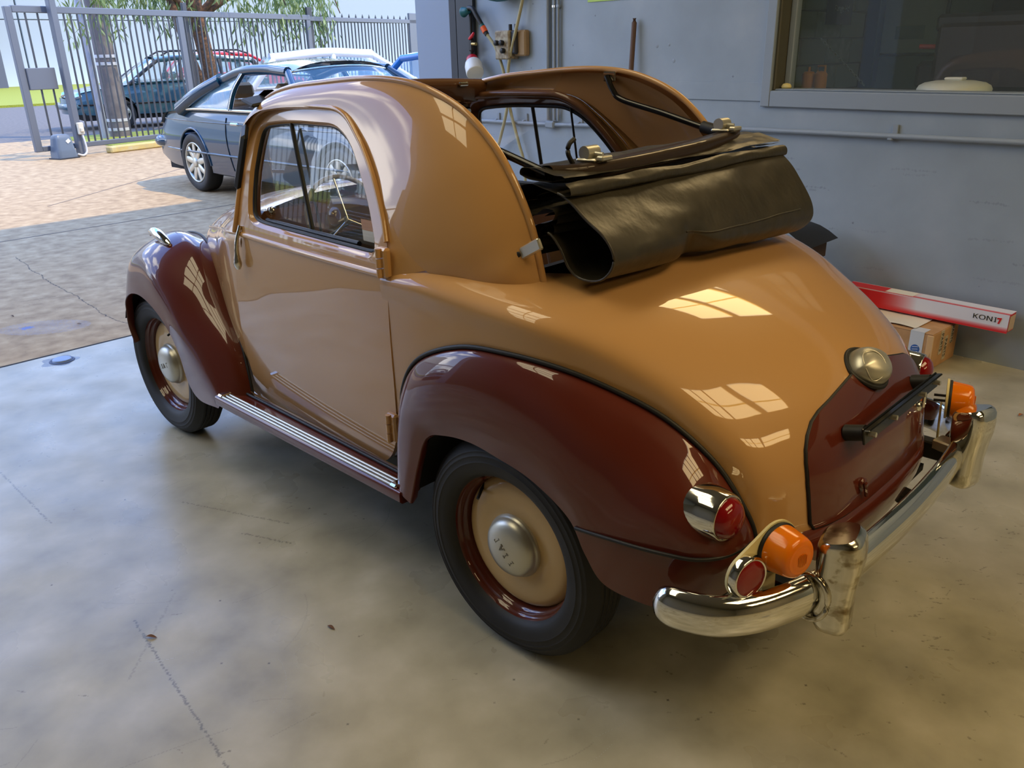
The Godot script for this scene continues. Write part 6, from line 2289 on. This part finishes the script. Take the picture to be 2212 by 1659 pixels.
	# wheels
	for wz in d.wheels:
		for s in [-1.0, 1.0]:
			var w := group_node("wheel", c, Vector3(s * (hw - 0.13), d.wheel_r, wz))
			var x := wheel_axis(Vector3.ZERO, s)
			var R: float = d.wheel_r
			var r: float = d.rim_r
			put(MB.new().lathe([Vector2(r, .08), Vector2(r + .02, .1), Vector2(R - .03, .105), Vector2(R - .008, .085), Vector2(R, .06), Vector2(R, .0), Vector2(R, -.08), Vector2(R - .03, -.1), Vector2(r, -.08)], x, 40), "tyre", M.tyre, w)
			put(MB.new().lathe([Vector2(r + .006, .085), Vector2(r + .004, .098), Vector2(r - .012, .096), Vector2(r - .02, .05), Vector2(r - .03, .0)], x, 36), "rim", M.alloy, w)
			put(MB.new().lathe([Vector2(r - .03, .0), Vector2(0, .0)], x, 24), "brake", M.dark_steel, w)
			var sp := MB.new()
			var ns: int = d.get("spokes", 5)
			for k in ns:
				var a := TAU * k / ns
				var dir := Vector3(0, cos(a), sin(a))
				var wide := 0.5 * TAU * r / ns * 0.5
				sp.tube(PackedVector3Array([dir * 0.03 + Vector3(s * 0.08, 0, 0), dir * r * 0.6 + Vector3(s * 0.085, 0, 0), dir * (r - 0.008) + Vector3(s * 0.085, 0, 0)]), [wide * 0.9, wide, wide * 0.8], 8, false, true, 0.3, Vector3(1, 0, 0))
			put(sp, "spokes", M.alloy, w)
			put(MB.new().lathe([Vector2(.055, .08), Vector2(.055, .1), Vector2(.04, .108), Vector2(0, .11)], x, 20), "hub_cap", M.alloy, w)
	return c

func make_parked_cars() -> void:
	M.car_glass = glass(Color(0.55, 0.70, 0.72), 0.22)
	var leather := mat(rgb(186, 150, 106), 0.6)
	var dark := mat(rgb(50, 50, 54), 0.7)
	M.blue_green = paint(rgb(14, 54, 76), 0.3)
	var jag := {
		"name": "saloon_car", "label": "dark blue-green saloon with tan seats parked in the sun", "rear": -2.55, "front": 2.5, "half": 0.91, "taper": 0.16,
		"top": [[-2.55, 0.72], [-2.3, 0.86], [-1.5, 0.92], [-0.5, 0.93], [0.6, 0.93], [1.4, 0.90], [2.2, 0.78], [2.5, 0.62]],
		"bottom": [[-2.55, 0.36], [-2.2, 0.27], [-1.0, 0.24], [1.0, 0.24], [2.2, 0.26], [2.5, 0.32]],
		"wheels": [-1.42, 1.48], "wheel_r": 0.335, "arch": 0.375, "rim_r": 0.225, "spokes": 9, "crown": 0.05, "paint": M.blue_green,
		"roof": [[-1.0, 1.33], [-0.5, 1.425], [0.0, 1.445], [0.45, 1.42]], "roof_w": 0.70,
		"rail_r": 0.05, "pillars": [[-1.72, -0.95, 0.085], [-0.52, -0.45, 0.028], [1.0, 0.42, 0.04]], "bright": true, "open_pane": 1,
		"seats": [-0.95, 0.05], "seat_mat": leather, "handles": [-0.42], "handle_y": 0.80,
		"lines": [[-2.2, 0.46, 2.2, 0.46, 0.014, "side_trim", "blue_green"], [-0.62, 0.86, -0.52, 0.30, 0.006, "door_gap", "under"], [0.85, 0.86, 0.80, 0.30, 0.006, "door_gap", "under"], [-2.3, 0.80, 1.8, 0.80, 0.008, "crease", "blue_green"]]}
	motor_car(jag, Transform3D(Basis(Vector3.UP, 0.0), Vector3(3.62, 0, -6.95)))
	# wagon in the street, seen through the gate
	var wag := jag.duplicate(true)
	wag.merge({
		"name": "station_wagon", "label": "blue-green station wagon with roof rails parked behind the gate", "rear": -2.3, "front": 2.35, "half": 0.87, "taper": 0.2,
		"top": [[-2.3, 0.98], [-1.5, 1.02], [0.0, 1.0], [0.9, 0.97], [1.6, 0.90], [2.15, 0.80], [2.35, 0.66]],
		"bottom": [[-2.3, 0.42], [-1.8, 0.32], [1.8, 0.32], [2.35, 0.36]],
		"wheels": [-1.3, 1.35], "wheel_r": 0.34, "arch": 0.39, "rim_r": 0.21, "spokes": 5, "crown": 0.05, "paint": paint(rgb(52, 84, 98), 0.35),
		"roof": [[-2.0, 1.50], [-1.0, 1.58], [-0.2, 1.60], [0.35, 1.55]], "roof_w": 0.68,
		"pillars": [[-2.15, -1.95, 0.06], [-1.1, -1.1, 0.04], [-0.1, -0.2, 0.04], [1.05, 0.32, 0.04]], "pillar_mat": dark, "seat_mat": dark, "handles": [-0.25, -1.1], "handle_y": 0.92, "open_pane": -1,
		"lines": [[-2.2, 0.55, 2.2, 0.55, 0.02, "side_trim", "under"]]}, true)
	wag.erase("bright")
	var w := motor_car(wag, Transform3D(Basis(Vector3.UP, deg_to_rad(-101.0)), Vector3(7.75, -0.01, -19.6)))
	for s in [-1.0, 1.0]:
		put(MB.new().tube(PackedVector3Array([Vector3(s * 0.55, 1.56, 0.2), Vector3(s * 0.55, 1.66, 0.0), Vector3(s * 0.55, 1.66, -1.6), Vector3(s * 0.55, 1.58, -1.85)]), 0.02, 8), "roof_bar", dark, w)
		put(MB.new().box(Vector3(0.36, 0.16, 0.2), xf(Vector3(s * 0.56, 0.74, 2.2), Vector3(20, s * 28, 0)), 0.06), "head_lamp", M.chrome, w)
	# red hatchback further along the street
	var red := wag.duplicate(true)
	red.merge({"name": "hatchback_car", "label": "bright red hatchback parked far along the street", "paint": paint(rgb(204, 30, 44), 0.3), "rear": -2.0, "front": 2.0,
		"top": [[-2.0, 0.95], [-1.0, 0.98], [0.7, 0.95], [1.5, 0.85], [2.0, 0.66]], "bottom": [[-2.0, 0.36], [2.0, 0.34]], "wheels": [-1.25, 1.25], "roof": [[-1.5, 1.50], [-0.6, 1.57], [0.2, 1.53]],
		"pillars": [[-1.85, -1.45, 0.05], [-0.5, -0.5, 0.04], [0.95, 0.15, 0.04]], "handles": [-0.6], "pillar_mat": paint(rgb(204, 30, 44), 0.3), "seats": [-0.6, 0.2], "lines": []}, true)
	motor_car(red, Transform3D(Basis(Vector3.UP, deg_to_rad(80.0)).scaled(Vector3.ONE * 1.08), Vector3(11.9, -0.01, -23.6)))
	var white := red.duplicate(true)
	var wp := paint(rgb(232, 234, 236), 0.3)
	white.merge({"name": "hatchback_car", "label": "white hatchback parked behind the saloon near the fence", "paint": wp, "pillar_mat": wp}, true)
	motor_car(white, Transform3D(Basis(Vector3.UP, deg_to_rad(62.0)).scaled(Vector3.ONE * 1.02), Vector3(7.6, 0, -11.6)))
	var blue := red.duplicate(true)
	var bp := paint(rgb(20, 104, 176), 0.25)
	blue.merge({"name": "hatchback_car", "label": "bright blue hatchback just left of the door pier", "paint": bp, "pillar_mat": bp}, true)
	motor_car(blue, Transform3D(Basis(Vector3.UP, deg_to_rad(8.0)), Vector3(7.05, 0, -7.4)))
	# the old saloon that the door window mirrors, left of the doorway and out of the picture
	var og := paint(rgb(96, 112, 96), 0.35)
	var old := {
		"name": "classic_saloon", "label": "old grey-green saloon with chrome grille, mirrored in the door window", "rear": -2.0, "front": 2.05, "half": 0.80, "taper": 0.12,
		"top": [[-2.0, 0.84], [-1.2, 0.93], [0.0, 0.95], [0.9, 0.95], [1.6, 0.93], [2.05, 0.86]], "bottom": [[-2.0, 0.34], [-1.0, 0.26], [1.2, 0.26], [2.05, 0.30]],
		"wheels": [-1.2, 1.3], "wheel_r": 0.31, "arch": 0.35, "rim_r": 0.19, "spokes": 12, "crown": 0.06, "paint": og,
		"roof": [[-1.1, 1.36], [-0.4, 1.44], [0.1, 1.43]], "roof_w": 0.76, "pillars": [[-1.35, -1.0, 0.04], [-0.4, -0.4, 0.03], [0.55, 0.1, 0.03]],
		"seats": [-0.7, 0.0], "seat_mat": mat(rgb(120, 40, 90), 0.6), "bumper": M.chrome, "lines": [[-1.9, 0.78, 1.95, 0.78, 0.012, "side_trim", "chrome"]]}
	var o := motor_car(old, Transform3D(Basis(Vector3.UP, deg_to_rad(31.0)), Vector3(-6.0, 0, -8.9)))
	for k in 9:
		put(MB.new().tube(PackedVector3Array([Vector3(-0.44, 0.50 + k * 0.04, 2.13), Vector3(0, 0.50 + k * 0.04, 2.185), Vector3(0.44, 0.50 + k * 0.04, 2.13)]), 0.009, 6), "grille_bar", M.chrome, o)
	for s in [-1.0, 1.0]:
		put(MB.new().lathe([Vector2(.12, 0), Vector2(.115, .05), Vector2(.10, .06), Vector2(.07, .08), Vector2(0, .09)], axis_to(Vector3(s * 0.60, 0.72, 2.04), Vector3(0, 0, 1)), 24), "head_lamp", M.chrome, o)
		put(MB.new().box(Vector3(0.16, 0.07, 0.04), xf(Vector3(s * 0.60, 0.53, 2.10)), 0.02), "side_lamp", M.paper, o)
		put(MB.new().lathe([Vector2(.05, 0), Vector2(.05, .04), Vector2(.02, .10), Vector2(0, .11)], axis_to(Vector3(s * 0.34, 0.46, 2.22), Vector3(0, 0, 1)), 16), "overrider", M.chrome, o)
	put(MB.new().box(Vector3(0.42, 0.12, 0.012), xf(Vector3(0, 0.40, 2.30)), 0.003), "number_plate", mat(rgb(130, 24, 30), 0.5), o)
